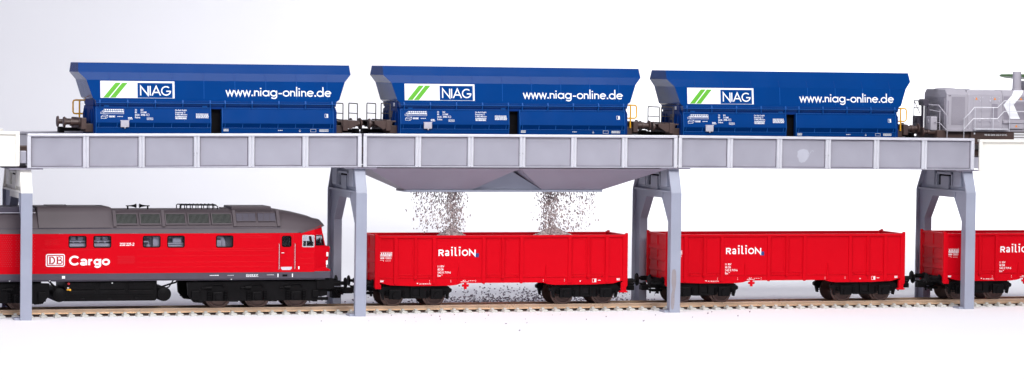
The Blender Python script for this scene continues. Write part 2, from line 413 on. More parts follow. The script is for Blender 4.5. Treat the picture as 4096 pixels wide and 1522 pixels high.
# ------------------------------------------------------------------ trestles
def make_trestle(xl, zt, label, head='trestle', stain=False, Y1=61.0):
    """xl: X of the front left corner; frame spans y -1..61"""
    Y0 = -1.0; W = 5.8
    t = thing('portal_trestle', label, 'trestle', (xl+W/2, (Y0+Y1)/2, 0), 'portal trestles carrying the bridge')
    off = (xl+W/2, (Y0+Y1)/2, 0)
    # the perimeter rim: front leg plate, sloped shoulders, rear leg plate
    for a, ys in (('near', 1), ('far', -1)):
        yb = Y0 if ys > 0 else Y1
        leg = MB(off)
        P = lambda d, z: (yb+ys*d, z)
        leg.prism([P(0, 0), P(0, 64), P(1.5, 64), P(1.5, 0)], 'x', xl, xl+W, .18)
        k = leg.build('leg', 'trestle', t)
        fl = MB(off)   # web flange of the leg, widening into the haunch
        fl.prism([P(1.4, 0), P(8.8, 0), P(8.8, 48), P(19, 60.8), P(19, 64.2), P(1.4, 64.2)], 'x', xl+1.5, xl+2.9)
        fl.build('leg_web', 'trestle', k)
        rim = MB(off)  # lip along the inner edge
        rim.prism([P(7.8, 0), P(8.9, 0), P(8.9, 48), P(19.1, 60.8), P(18.0, 60.8), P(7.8, 48.2)], 'x', xl+2.7, xl+W)
        rim.build('edge_lip', 'trestle', k)
        rb = MB(off); rb.prism([P(1.4, 56), P(6.2, 64), P(1.4, 64)], 'x', xl+2.8, xl+W-.3); rb.build('gusset', 'trestle', k)
        ft = MB(off); ft.box(xl-2.6, xl+W*.98, *sorted((yb+ys*1.6, yb+ys*9.5)), 0, 1.1, .2); ft.build('foot', 'trestle', k)
        if a == 'near' and stain:
            st = MB(off); pl = ((xl, yb, 0), (1, 0, 0), (0, 0, 1), (0, -1, 0))
            o_, u_, v_, n_ = [Vector(q) for q in pl]
            st.face([o_+u_*x+v_*z+n_*.05 for x, z in [(.7, 2.3), (1.5, 1.6), (2.2, 2.4), (2.6, 6), (2.5, 10), (3.3, 14.5), (3.4, 19), (3.1, 22.5), (2.4, 23.4), (1.2, 23.0), (.8, 21.5), (.7, 16), (1.3, 12.5), (.6, 9.5), (.5, 5)]])
            st.build('stain', 'stain', k)
    hd = MB(off)
    pa = [(Y0, 64), (Y0+4.8, zt), (Y1-7.5, zt), (Y1, 64)]
    hd.prism([(Y0+1.3, 64.4), (Y0+6, zt-.1), (Y1-8.6, zt-.1), (Y1-1.3, 64.4)], 'x', xl+2.0, xl+3.4)
    for s0, s1 in ((pa[0], pa[1]), (pa[3], pa[2])):
        q = 1.5 if s0[0] < 20 else -1.5
        hd.prism([s0, s1, (s1[0]+q, s1[1]), (s0[0]+q, s0[1])], 'x', xl, xl+W, .15)
    hd.box(xl+.2, xl+W, Y0+2, Y1-2, 63.9, 65.0, .15)                    # ledge
    hd.box(xl+1.2, xl+2.6, Y0+17, Y1-17, 60.8, 64.1)                    # lintel
    h = hd.build('head', head, t)
    for ya, yb_ in ((7.5, 17), (41.5, 51)):
        pd = MB(off); pd.box(xl+.3, xl+2.2, ya, yb_, 67, zt-.6, .2); pd.build('pad', head, h)
    wf = MB(off)
    for ya, yb_, za, zb in ((18.5, 20.0, 67, 74.5), (38.5, 40, 67, 74.5), (18.5, 40, 73.3, 74.5)): wf.box(xl+.4, xl+2.2, ya, yb_, za, zb, .1)
    wf.build('pocket_frame', head, h)
    bl = MB(off); bl.box(xl+.9, xl+2.3, 24, 34.5, 65, 72.3, .15); bl.build('pocket_block', head, h)
    dk = MB(off); dk.box(xl+1.93, xl+2.05, 20, 38.5, 67.2, 73.3); dk.build('pocket', 'dark', h)
    bp_ = MB(off); bp_.box(xl+W/2-8.5, xl+W/2+8.5, 1.2, 57, zt, zt+.55); bp_.build('bearing_plate', 'funnel', t)
    return t
make_trestle(-3.2, 75.8, 'grey portal trestle with cream-coloured head, standing in front of the red locomotive', head='cream')
make_trestle(170.6, 76.7, 'grey portal trestle between the red locomotive and the gravel-filled red wagon', Y1=59.5)
make_trestle(344.4, 76.7, 'grey portal trestle with a brown stain running down its near leg', stain=True)
make_trestle(517.2, 75.9, 'clean grey portal trestle straddling the track under the grey locomotive', Y1=65.0)

# ------------------------------------------------------------------ unloading funnel
fo = (260.8, YC, 64)
ft = thing('unloading_funnel', 'mauve-grey twin-pyramid funnel hanging under the middle girder span', 'funnel', fo)
for xa, xb, xc, xd in ((177.6, 260.8, 203, 238.9), (260.8, 344, 278.6, 312)):
    f = MB(fo)
    top = [(xa, 3, 76.85), (xb, 3, 76.85), (xb, 55, 76.85), (xa, 55, 76.85)]; bot = [(xc, 20, 64.8), (xd, 20, 64.8), (xd, 37, 64.8), (xc, 37, 64.8)]
    f.loft([top, bot], True, False)
    f.build('hopper_cone', 'funnel', ft)
f = MB(fo); f.prism([(239.1, 64.85), (278.4, 64.85), (260.8, 75.3)], 'y', 20.4, 36.6); f.build('saddle', 'trestle', ft)
f = MB(fo)
for a in ((203, 312.3, 19.2, 20.2), (203, 312.3, 36.8, 37.8)): f.box(a[0], a[1], a[2], a[3], 63.8, 64.95, .12)
for a in ((202.4, 204, 20.0, 37), (311.4, 312.6, 20.0, 37), (238.6, 239.6, 20.0, 37), (277.9, 278.9, 20, 37)): f.box(*a, 63.85, 64.9)
f.build('outlet_lip', 'trestle', ft)
f = MB(fo); f.box(239.7, 277.8, 20.3, 36.7, 64.0, 64.8); f.build('outlet_floor', 'trestle', ft)

# ------------------------------------------------------------------ blue hopper wagons
def make_hopper(flip, root):
    """centre x=0, y=0 ; z is height above ground minus nothing (root sits on the upper rail top, 87)"""
    off = (0, 0, 87)
    prof = [(71.25, 11, 129.7), (71.5, 13.5, 125.0), (67.8, 16, 121.1), (64.7, 17, 111.9), (63.2, 17, 110.8), (62.9, 16.6, 108.3)]
    b = MB(off)
    R = lambda q: [(-q[0], -q[1], q[2]), (q[0], -q[1], q[2]), (q[0], q[1], q[2]), (-q[0], q[1], q[2])]
    inner = [(60, 12, 110), (69.6, 12.4, 125), (70.4, 10.2, 129.7)]
    b.loft([R(q) for q in inner+prof], True, False)
    body = b.build('hopper_body', 'blue', root)
    # seams: thin raised strips down the side panels, lit and shaded tones put into colour
    for (p, q), tone in (((prof[1], prof[2]), 'bluedk'), ((prof[2], prof[3]), 'edgeblue')):
        sm = MB(off)
        for k in range(8):
            x = -55.9+16.3*k
            for s in (-1, 1):
                n = Vector((0, s*(p[2]-q[2]), (q[1]-p[1]))).normalized()
                a = Vector((x, s*p[1], p[2])); c = Vector((x*(1 if abs(x) < 60 else .98), s*q[1], q[2]))
                for e in (.0,):
                    w = Vector((.12, 0, 0)); h = n*.05
                    sm.mesh([a-w, a+w, c+w, c-w, a-w+h, a+w+h, c+w+h, c-w+h], [(4,5,6,7), (0,4,7,3), (1,2,6,5), (0,1,5,4), (3,7,6,2)])
        sm.build('panel_seam', tone, body)
    rim = MB(off)
    for s in (-1, 1):
        rim.box(-71.2, 71.2, *sorted((s*10.5, s*11.15)), 129.35, 129.85, .1)
    rim.build('rim', 'blue', body)
    # ledge with little webs
    ld = MB(off)
    for s in (-1, 1):
        ld.box(-62.9, 62.9, *sorted((s*16.2, s*17.75)), 109.3, 109.65, .06)
        for x in [-61, -46.7, -32.4, -18.1, -3.8, 4, 18.2, 32.4, 46.6, 60.8]:
            ld.prism([(s*16.6, 109.6), (s*17.7, 109.6), (s*16.9, 111.3)], 'x', x-.35, x+.35)
            ld.box(x-.14, x+.14, *sorted((s*15.5, s*17.5)), 106.9, 109.35)
        for x in (-57.5, -6.5): ld.box(x-1.2, x+1.2, *sorted((s*16.2, s*16.75)), 107.5, 108.1)
    ld.build('ledge', 'edgeblue', root)  # paler blue paints the light its edges catch
    cp = MB(off)
    for s in (-1, 1): cp.box(-62.6, 62.6, *sorted((s*13.0, s*16.0)), 106.6, 108.35)
    for s in (-1, 1): cp.box(*sorted((s*58, s*63.4)), -12, 12, 108.0, 110.9)
    cp.build('lower_chute', 'bluedk', root)
    core = MB(off); core.box(-61.5, 61.5, -12.8, 12.8, 90, 108.2); core.build('underframe', 'black', root)
    # discharge flaps
    for s in (-1, 1):
        for xa, xb in ((-63.1, -3.4), (2.4, 61.6)):
            fl = MB(off)
            pr = [(s*16.6, 107.2), (s*17.9, 99.4), (s*16.5, 97.2), (s*17.6, 96.95), (s*17.4, 92.5), (s*14, 92.5), (s*14, 107.2)]
            fl.prism(pr, 'x', xa, xb)
            flap = fl.build('discharge_flap', 'blue', root)
            rb = MB(off)
            for k in range(7):
                x = xa+1.6+k*(xb-xa-3.2)/6
                rb.prism([(s*17.35, 99.3), (s*17.75, 99.3), (s*17.45, 97.0), (s*16.3, 97.0)], 'x', x-.15, x+.15)
            rb.box(xa, xb, *sorted((s*16.4, s*16.95)), 107.0, 107.32, .08)
            rb.box(xa+.1, xb-.1, *sorted((s*17.3, s*17.8)), 96.8, 97.08, .08)
            for x in (xa, xb-.3): rb.prism([(s*16.5, 107.2), (s*16.9, 107.2), (s*18.15, 99.4), (s*17.75, 97), (s*17.75, 92.6), (s*16.5, 92.6)], 'x', x-.03, x+.33)
            rb.build('flap_rib', 'edgeblue', flap)
    # lower end walls with ribs
    for s in (-1, 1):
        e = MB(off)
        e.prism([(-15.5, 92), (-15.5, 105.5), (-12.5, 107.8), (12.5, 107.8), (15.5, 105.5), (15.5, 92)], 'x', *sorted((s*62.0, s*63.7)))
        for y in (-11.5, -7, 7, 11.5):
            e.prism([(s*63.6, 94), (s*63.6, 107), (s*64.6, 104), (s*64.6, 97)], 'y', y-.3, y+.3)
        e.build('end_wall', 'bluedk', root)
    # underframe ends, buffers, fittings (m=-1: this end on the low-x side)
    for m in (-1, 1):
        hb = MB(off)
        hb.box(*sorted((m*61, m*67.6)), -13, 13, 94.5, 98.6, .2); hb.box(*sorted((m*67.4, m*70)), -15, 15, 95.8, 101.6, .25)
        hb.build('buffer_beam', 'brown', root)
        for y in (-10, 10):
            bf = MB(off)
            bf.rev((m*69.8, y, 99.3), (m, 0, 0), [(2.4, 0), (2.4, .8), (1.6, .9), (1.6, 3.6), (1.95, 3.7), (1.95, 5.2), (1.3, 5.3), (1.3, 7.6), (2.9, 7.8), (2.7, 8.6)], 18)
            bf.build('buffer', 'brown', root, smooth=True)
        cpl = MB(off); cpl.box(*sorted((m*68, m*78.6)), -2, 2, 94.6, 96.4, .3); cpl.box(*sorted((m*76.6, m*79.3)), -3.2, 3.2, 93.8, 96.8, .3); cpl.build('coupling', 'black', root)
        hand_end = (m == -1) if not flip else (m == 1)     # platform end
        if hand_end:
            pf = MB(off); pf.box(*sorted((m*64.5, m*76.4)), -14.2, 14.2, 100.4, 101.1, .15)
            pf.prism([(m*66.5, 101.0), (m*76.2, 101.0), (m*75.9, 99.4), (m*71.5, 96.6), (m*66.8, 98.2)], 'y', -14.3, -13.7)
            pf.prism([(m*66.5, 101.0), (m*76.2, 101.0), (m*75.9, 99.4), (m*71.5, 96.6), (m*66.8, 98.2)], 'y', 13.7, 14.3)
            pf.build('platform', 'brown', root)
            for xx in (75.4, 67.6):
                hr = MB(off); x = m*xx
                ya, yb = (-13.5, 4.5)
                hr.tube([(x, ya, 99.5), (x, ya, 109.3), (x, ya+.5, 110.0), (x, yb-.5, 110.0), (x, yb, 109.3), (x, yb, 100.8)], .29)
                hr.tube([(x, ya, 104.8), (x, yb, 104.8)], .24)
                hr.build('handrail', 'railing', root, smooth=True)
            bw = MB(off); bw.prism([(-6, 103), (-2.2, 103), (-2.5, 106), (-5.2, 106.2)], 'x', *sorted((m*63.8, m*65.2))); bw.build('brake_box', 'frame', root)
            tg = MB(off); tg.box(*sorted((m*63.2, m*63.6)), -7.5, -5.2, 108.6, 110.4); tg.build('data_tag', 'white', root)
        else:
            for y in (m*-13.6,):
                yh = MB(off); x = lambda q: m*q
                yh.tube([(x(63.2), y, 110.3), (x(68.2), y, 110.3), (x(69.1), y, 110.0), (x(69.4), y, 109.3), (x(69.4), y, 104.3), (x(69.1), y, 103.6), (x(68.2), y, 103.3), (x(63.6), y, 103.3)], .42)
                yh.tube([(x(66.0), y, 110.3), (x(66.0), y, 98)], .45)
                yh.build('step_rail', 'yellow', root, smooth=True)
    # lettering and logo on both long sides
    a, c = prof[2], prof[3]
    for s in (-1,):
        o = Vector((0, s*c[1], c[2])); v = Vector((0, s*(a[1]-c[1]), a[2]-c[2])).normalized(); u = Vector((-s, 0, 0)); n = u.cross(v)
        if n.y*s < 0: n = -n
        pl = (o, u, v, n); z = lambda q: (q-c[2])/v.z
        lg = MB(off); lg.rect(pl, -60.7, z(110.95)+1.0, -22.4, z(120.6), .09); logo = lg.build('logo_panel', 'white', root)
        gb = MB(off)
        for xa in (-59.3, -55.8): gb.rect(pl, xa, z(112.1), xa+2.85, z(119.7), .13, skew=6.4)
        gb.build('logo_stripe', 'green', logo)
        nb = MB(off); nb.rect(pl, -41.6, z(112.1), -23.4, z(119.7), .13); box = nb.build('logo_field', 'blue', logo)
        rl = MB(off); rl.ring(pl, -41.1, z(112.5), -23.9, z(119.3), .16, .15); rl.build('logo_border', 'edgeblue', logo)
        nt = MB(off); pl2 = (o+n*.10, u, v, n); geo_text(nt, 'NIAG', pl2, -40.3, z(113.3), 4.9, 15.7, .62); nt.build('logo_lettering', 'white', logo)
        wt = MB(off); geo_text(wt, 'www.niag-online.de', pl, 4.4, z(113.5), 4.7, 55.6, .62); wt.build('lettering', 'white', root)
        # small print on the flaps
        o2 = Vector((0, s*17.9, 99.4)); v2 = Vector((0, s*(16.6-17.9), 7.8)).normalized(); n2 = u.cross(v2)
        if n2.y*s < 0: n2 = -n2
        p2 = (o2, u, v2, n2); y = lambda q: (q-99.4)
        sp = MB(off)
        sp.ring(p2, -58.9, y(103.9), -48.6, y(104.8), .12); sp.ring(p2, -58.9, y(104.9), -48.6, y(106.3), .12)
        for k in range(9): sp.rect(p2, -58.4+k*1.08, y(105.7), -57.8+k*1.08, y(106.2))
        scribble(sp, p2, -59.8, y(104.95), -48.8, y(105.6), 1, 3); sp.ring(p2, -60.6, y(103.9), -59.1, y(104.8), .12)
        sp.ring(p2, -60.4, y(101.4), -57.9, y(102.4), .14); sp.stroke(p2, [(-60.4, y(102.4)), (-59.4, y(103.2)), (-56.9, y(103.2)), (-57.9, y(102.4))], .14, .06); sp.stroke(p2, [(-57.9, y(101.4)), (-56.9, y(102.2)), (-56.9, y(103.2))], .14, .065)
        sp.ring(p2, -56.2, y(102.1), -53.2, y(103), .12); scribble(sp, p2, -56, y(102.2), -53.4, y(102.9), 1, 4, .2)
        scribble(sp, p2, -52, y(102.3), -49, y(102.8), 1, 5); scribble(sp, p2, -46.5, y(101.0), -44.2, y(102.3), 2, 6, .15)
        sp.build('data_panel', 'white', root); sp = MB(off)
        for tx, xx, zz, w in (('33', -42.9, 105.5, 1.0), ('RIV', -39.9, 105.5, 1.4), ('80', -42.9, 104.3, 1.0), ('D-ORME', -39.9, 104.3, 3.0), ('6636', -42.9, 103.0, 2.3), ('398-1', -39.9, 103.0, 3.0), ('Falns', -42.9, 101.7, 2.6)):
            sp.text(tx, p2, xx, y(zz), .85, w, .012)
        sp.ring(p2, -36.6, y(102.9), -36.6+1.1, y(104.0), .12); sp.ring(p2, -36.8, y(100.9), -33.6, y(102.0), .13); sp.text('8,75m', p2, -36.4, y(101.2), .55, 2.4, .01)
        sp.build('wagon_number', 'white', root); sp = MB(off)
        for tx, zz, w in (('On Rail GmbH', 105.6, 6.0), ('Stammweg 12', 104.5, 5.2), ('D-40822 Mettmann', 103.4, 6.2)): sp.text(tx, p2, -22.0, y(zz), .75, w, .012)
        scribble(sp, p2, -22, y(102.5), -16, y(103.1), 1, 8, .2); sp.ring(p2, -22, y(101.4), -16.2, y(102.4), .12); scribble(sp, p2, -21.7, y(101.5), -16.5, y(102.3), 1, 9, .2)
        sp.build('owner_address', 'white', root); sp = MB(off)
        scribble(sp, p2, -11.2, y(101.9), -4.6, y(104.4), 4, 10, .2)
        sp.build('load_table', 'white', root); sp = MB(off)
        sp.ring(p2, 56.9, y(102.6), 58.7, y(104.6), .14); sp.rect(p2, 57.8, y(102.8), 58.6, y(104.4))
        sp.build('inspection_panel', 'white', root); sp = MB(off)
        p3 = (Vector((0, s*17.58, 94.4)), u, Vector((0, 0, 1)), Vector((0, s, 0)))
        for xx, w in ((3.2, 2.6), (54, 4.8)): sp = MB(off); sp.ring(p3, xx, .9, xx+w, 2.1, .12, .14); scribble(sp, p3, xx+.2, 1.0, xx+w-.2, 2.0, 2, 11, .15); sp.build('flap_print', 'white', root)
        sp = MB(off); scribble(sp, p3, 32, 1.2, 34.4, 1.8, 1, 12); sp.ring(p3, 49.2, .7, 52.2, 2.2, .12, .14); sp.stroke(p3, [(43.6, 2), (43.6, .8)], .14, .1); sp.stroke(p3, [(43.1, 1.3), (43.6, .8), (44.1, 1.3)], .14, .11)
        sp.build('flap_print', 'white', root)
        # white slip holder
        ho = MB(off); ho.box(-50.4, -46.2, -18.7, -17.6, 97.0, 100.4, .3)
        for k in range(6):
            ho.box(-50.1+k*.72, -49.85+k*.72, -18.85, -18.6, 97.3, 99.8)
            if k < 5: ho.box(-50.2, -46.4, -18.86, -18.62, 97.3+k*.55, 97.5+k*.55)
        ho.box(-50.6, -46.0, -18.9, -17.5, 100.2, 100.6, .15); ho.box(-48.5, -48.0, -18.9, -18.5, 96.5, 97.3); ho.build('slip_holder', 'engine', root)
hop = [('blue hopper wagon over the red locomotive, yellow step rail at its free end', 99.65, True, .15),
       ('blue hopper wagon standing above the grey unloading funnel, between two other blue wagons', 260.35, False, .25),
       ('blue hopper wagon coupled to the light grey locomotive', 418.35, False, -.35)]
for i, (lb, xc, fl, dz) in enumerate(hop):
    if i < 2:
        t = thing('hopper_wagon', lb, 'hopper wagon', (xc, YC, 87+dz), 'blue hopper wagons on the bridge'); make_hopper(fl, t); last = t
    else:
        t = copy_tree(last); t.location = Vector((xc, YC, 87+dz))*S; t['label'] = lb

# ------------------------------------------------------------------ bogie helper for the red wagons
def wheel(mb, x, y, z, r, s):
    """disc wheel, face towards s"""
    mb.rev((x, y, z), (0, s, 0), [(r+.9, -1.6), (r+.9, -1.0), (r, -.8), (r-.1, .55), (r-.8, .6), (r-1.0, .25), (r*.45, .1), (r*.3, .7), (.4, .75)], 32)
def make_eas():
    off = (0, 0, 3.8)
    t = bpy.data.objects.new('open_wagon', None); COL.objects.link(t)
    b = MB(off); W = 15.4; H0, H1 = 16.8, 40.6; Lh = 69.4
    for s in (-1, 1): b.box(-Lh, Lh, *sorted((s*W, s*(W-1.0))), H0-.4, H1)
    for s in (-1, 1): b.box(*sorted((s*Lh, s*(Lh-1.0))), -W+1, W-1, H0-.4, H1+.3)
    b.box(-Lh+1, Lh-1, -W+1, W-1, H0, H0+1.2)
    body = b.build('body', 'red', t)
    fr = MB(off)
    for s in (-1, 1):
        fr.box(-Lh+1.5, Lh-1.5, *sorted((s*(W-1.15), s*(W+.75))), 39.75, 41.1, .25)       # top rail
        fr.box(-Lh+1.5, Lh-1.5, *sorted((s*(W-.5), s*(W+.3))), 18.6, 18.95, .1)
    for s in (-1, 1): fr.box(*sorted((s*(Lh-1.1), s*(Lh+.5))), -W+1, W-1, 40.2, 41.2, .2)
    fr.build('top_rail', 'red', body)
    for s in (-1, 1):
        for x in (-59, -37.9, -10.6, 10.4, 37.4, 58.4):
            rb = MB(off); rb.prism([(x-.95, 15.9), (x-.95, 39.8), (x+.95, 39.8), (x+.95, 15.9), (x+.5, 15.4), (x-.5, 15.4)], 'y', *sorted((s*(W-.3), s*(W+.62))), .2); rb.build('rib', 'red', body)
        for x in (-48.2, -.1, 47.9):                # door pair: meeting rib and the leaf frames
            d = MB(off); d.box(x-.7, x+.7, *sorted((s*(W-.3), s*(W+.5))), 18.8, 39.8, .2)
            d.box(x-.25, x+.25, *sorted((s*(W+.4), s*(W+.7))), 17.2, 39.6, .1)
            for q in (-1, 1):
                xa, xb = sorted((x+q*1.4, x+q*9.2))
                for bb in ((xa, xb, 20.0, 20.6), (xa, xb, 39.0, 39.5), (xa, xa+.35, 20.6, 39.0), (xb-.35, xb, 20.6, 39.0)):
                    d.box(bb[0], bb[1], *sorted((s*(W-.3), s*(W+.2))), bb[2], bb[3], .08)
                for zz in (19.3,): d.cyl((x+q*8, s*(W-.1), zz), (x+q*8, s*(W+.5), zz), .45, 10)
            d.box(x-.8, x+.8, *sorted((s*(W-.3), s*(W+1.1))), 18.2, 19.6, .2); d.build('side_door', 'red', body)
        for x in (-24.5, 24.0):
            w = MB(off); w.prism([(x-.5, 16), (x, 25), (x+.5, 16)], 'y', *sorted((s*(W-.2), s*(W+.5)))); w.build('web', 'red', body)
    sill = MB(off)
    for s in (-1, 1):
        sill.prism([(-67.5, 18.4), (67.5, 18.4), (67.5, 16.4), (62, 15.0), (50, 14.5), (29, 14.5), (25.5, 14.9), (22.5, 15.8), (-22.5, 15.8), (-25.5, 14.9), (-29, 14.5), (-50, 14.5), (-62, 15.0), (-67.5, 16.4)], 'y', *sorted((s*(W-1.1), s*(W+.12))))
    sill.build('sill', 'red', body)
    for sx in (-1, 1):
        for sy in (-1, 1):
            p = MB(off); x0 = sx*Lh; y0 = sy*W
            p.prism([(x0-sx*1.9, 13.2), (x0-sx*2.1, 40.5), (x0-sx*.6, 41.6), (x0+sx*.35, 41.2), (x0+sx*.5, 13.0)], 'y', *sorted((y0-sy*1.1, y0+sy*.55)), .25)
            p.box(*sorted((x0-sx*.3, x0+sx*.9)), *sorted((y0-sy*1.5, y0+sy*.5)), 13.5, 42.0, .45)
            low = 10.4 if sx > 0 else 13.0
            p.box(*sorted((x0-sx*2.7, x0+sx*.2)), *sorted((y0-sy*1.3, y0+sy*.3)), low, 15.5, .3)
            if sx > 0: p.box(x0-3.6, x0+.9, *sorted((y0-sy*1.6, y0+sy*.7)), 10.0, 11.0, .4)
            p.build('corner_post', 'red', body)
        ew = MB(off)
        for z in (20.5, 26, 32): ew.prism([(sx*Lh, z), (sx*(Lh+.45), z+.8), (sx*(Lh+.4), z+1.3), (sx*Lh, z+3.2)], 'y', -12.2, 12.2)
        for y in (-12.8, 0, 12.8): ew.box(*sorted((sx*(Lh-.2), sx*(Lh+.35))), y-.6, y+.6, 17, 40.3, .15)
        ew.build('end_rib', 'red', body)
        hs = MB(off); hs.box(*sorted((sx*(Lh-2), sx*(Lh+.4))), -W+1.5, W-1.5, 12.6, 17.0, .2); hs.build('headstock', 'black', t)
        for y in (-10, 10):
            bf = MB(off); bf.rev((sx*(Lh+.3), y, 16.0), (sx, 0, 0), [(1.9, 0), (1.9, .7), (1.3, .8), (1.3, 5.5), (.8, 5.6), (.8, 7.4), (2.7, 7.6), (2.9, 7.9), (2.5, 8.4)], 18)
            bf.build('buffer', 'black', t, smooth=True)
        cp = MB(off)
        cp.box(*sorted((sx*(Lh-6), sx*(Lh+7.5))), -1.4, 1.4, 11.2, 13.3, .3); cp.box(*sorted((sx*(Lh+5.5), sx*(Lh+9.6))), -2.4, 2.4, 10.2, 12.8, .35)
        cp.prism([(sx*(Lh+6), 12.6), (sx*(Lh+9.4), 12.6), (sx*(Lh+10.4), 14.4), (sx*(Lh+8.6), 13.9), (sx*(Lh+7), 14.6)], 'y', -1.2, 1.2)
        cp.cyl((sx*(Lh+4), 0, 8.4), (sx*(Lh+4), 0, 11.4), .5, 8); cp.box(*sorted((sx*(Lh-2), sx*(Lh+4))), -3, 3, 9.4, 10.6, .3)
        cp.build('coupling', 'black', t)
    lv = MB(off); x = -20.6
    lv.box(x-.75, x+.75, -15.9, -15.1, 12.6, 16.2, .25); lv.box(x-1.9, x+1.9, -15.95, -15.15, 13.9, 15.2, .4); lv.build('brake_lever', 'red', t)
    for sx in (-1, 1):
        cx = sx*47.2
        bg = MB(off)
        for s in (-1, 1):
            ya, yb = sorted((s*10.6, s*13.4))
            bg.prism([(cx-18.5, 13.9), (cx-18.0, 11.4), (cx-16.5, 9.6), (cx-7.5, 9.0), (cx-6.5, 7.7), (cx+6.5, 7.7), (cx+7.5, 9.0), (cx+16.5, 9.6), (cx+18, 11.4), (cx+18.5, 13.9), (cx+16.5, 14.6), (cx-16.5, 14.6)], 'y', ya, yb, .25)
            for wx in (-11.4, 11.4):
                ya2, yb2 = sorted((s*13.0, s*14.6)); bg.box(cx+wx-3.4, cx+wx+3.4, ya2, yb2, 7.4, 12.6, .5); bg.cyl((cx+wx, s*14.2, 9.3), (cx+wx, s*15.3, 9.3), 1.7, 16)
                for q in (-4.4, 4.4):
                    for k in range(5): bg.cyl((cx+wx+q, s*13.6, 8.4+k*.75), (cx+wx+q, s*13.6, 8.8+k*.75), 1.05, 10)
            for q in (-2.6, 2.6): bg.box(cx+q-.5, cx+q+.5, *sorted((s*13.2, s*14.3)), 8.2, 14.3, .15)
            bg.box(cx-3, cx+3, *sorted((s*13.2, s*14.2)), 13.2, 14.2, .15); bg.box(cx-3, cx+3, *sorted((s*13.2, s*14.2)), 8.0, 8.9, .15)
            for q in (-1, 1):
                bg.prism([(cx+q*18.3, 13.6), (cx+q*19.9, 12.6), (cx+q*19.8, 11.2), (cx+q*18.6, 10.6), (cx+q*17.8, 7.2), (cx+q*17.1, 7.4), (cx+q*17.4, 11.5)], 'y', ya, yb, .15)
        bg.box(cx-3, cx+3, -12, 12, 8.5, 14.3, .2)
        bo = bg.build('bogie', 'black', t)
        for s in (-1, 1):
            wins = MB(off); wins.box(cx-1.7, cx+1.7, *sorted((s*13.0, s*13.46)), 9.6, 12.8); wins.build('frame_window', 'dark', bo)
        for wx in (-11.4, 11.4):
            w = MB(off)
            for s in (-1, 1): wheel(w, cx+wx, s*8.9, 9.3, 5.45, s)
            w.cyl((cx+wx, -9, 9.3), (cx+wx, 9, 9.3), .9, 10)
            w.build('wheelset', 'wheel', bo, smooth=True)
    # lettering
    pl = ((0, -W, 0), (1, 0, 0), (0, 0, 1), (0, -1, 0))
    lt = MB(off)
    x = -35.7
    for ch, w, h in (('R', 2.7, 3.3), ('a', 2.5, 4.6), ('i', 1.0, 4.5), ('l', 1.5, 4.2), ('i', 1.0, 4.5), ('O', 3.1, 3.2), ('N', 3.3, 3.2)):
        geo_text(lt, ch, pl, x+.1, 30.3, h, w*(1 if ch in 'RON' else .86), .66, GB); x += w+.86
    lt.build('lettering', 'white', t)
    sq = MB(off); sq.rect(pl, -15.7, 29.5, -13.3, 31.6, .045); sq.build('logo_square', 'navy', t)
    sp = MB(off)
    for tx, zz, w in (('11 RIV', 24.2, 3.6), ('80 DB', 22.6, 3.2), ('542 0 719-6', 21.0, 7.2), ('Eas', 19.4, 1.7)): sp.text(tx, pl, -35.9, zz, 1.05, w, .012)
    scribble(sp, pl, -33.8, 20.1, -32.8, 20.5, 1, 30)
    sp.build('wagon_number', 'white', t); sp = MB(off)
    sp.ring(pl, -68.2, 30.2, -60.9, 31.1, .12); sp.ring(pl, -68.2, 31.1, -60.9, 32.4, .12)
    for k in range(7): sp.rect(pl, -67.9+k*1.02, 31.3, -67.4+k*1.02, 32.1)
    scribble(sp, pl, -68, 30.3, -61.1, 31.0, 1, 31, .2); sp.ring(pl, -68.3, 28.9, -65.1, 29.8, .12); scribble(sp, pl, -68.1, 29, -65.3, 29.7, 1, 32, .15)
    sp.ring(pl, -64.5, 28.8, -61.2, 29.9, .14, r=.5); scribble(sp, pl, -63.9, 29.1, -61.7, 29.6, 1, 33, .2)
    sp.stroke(pl, [(-68.2, 27.4), (-68.2, 28.2), (-65.5, 28.2), (-65.5, 27.5)], .12, .06); scribble(sp, pl, -64.4, 27.7, -61.6, 28.0, 1, 34)
    sp.build('data_panel', 'white', t)
    pb = ((0, -W-.12, 0), (1, 0, 0), (0, 0, 1), (0, -1, 0))
    s2 = MB(off)
    s2.ring(pb, -67.2, 16.7, -65.4, 17.7, .12); scribble(s2, pb, -67.1, 16.8, -65.6, 17.6, 1, 35, .12)
    s2.build('revision_panel', 'white', t); s2 = MB(off)
    s2.text('80 11 80 542 0 719-6', pb, -45.8, 15.3, .6, 6.2, .012); s2.face([(x, -W-.18, z) for x, z in ((-47.4, 16.1), (-46.4, 16.1), (-46.9, 15.5))])
    for xx in (-40.4, -28.7, -15, 22.6, 34.5): s2.rect(pb, xx, 17.1, xx+.18, 17.5); s2.rect(pb, xx, 16.3, xx+.18, 16.7)
    s2.rect(pb, -23.2, 16.4, -18.8, 16.6); s2.text('M-GP', pb, -22, 16.9, .5, 1.6, .01); scribble(s2, pb, -19, 16.9, -15.4, 17.2, 1, 36)
    s2.build('sill_print', 'white', t); s2 = MB(off)
    s2.ring(pb, 50.3, 15.7, 52.6, 17.6, .12); s2.rect(pb, 51.5, 15.9, 52.4, 17.4); scribble(s2, pb, 53.5, 16.5, 55.0, 17.0, 1, 37); s2.ring(pb, 64.1, 16.6, 65.9, 17.7, .12); scribble(s2, pb, 64.2, 16.7, 65.8, 17.6, 2, 38, .1)
    s2.face([(x, -W-.18, z) for x, z in ((43, 16.6), (44, 16.6), (43.5, 16))])
    s2.build('sill_print', 'white', t)
    return t
eas = make_eas()
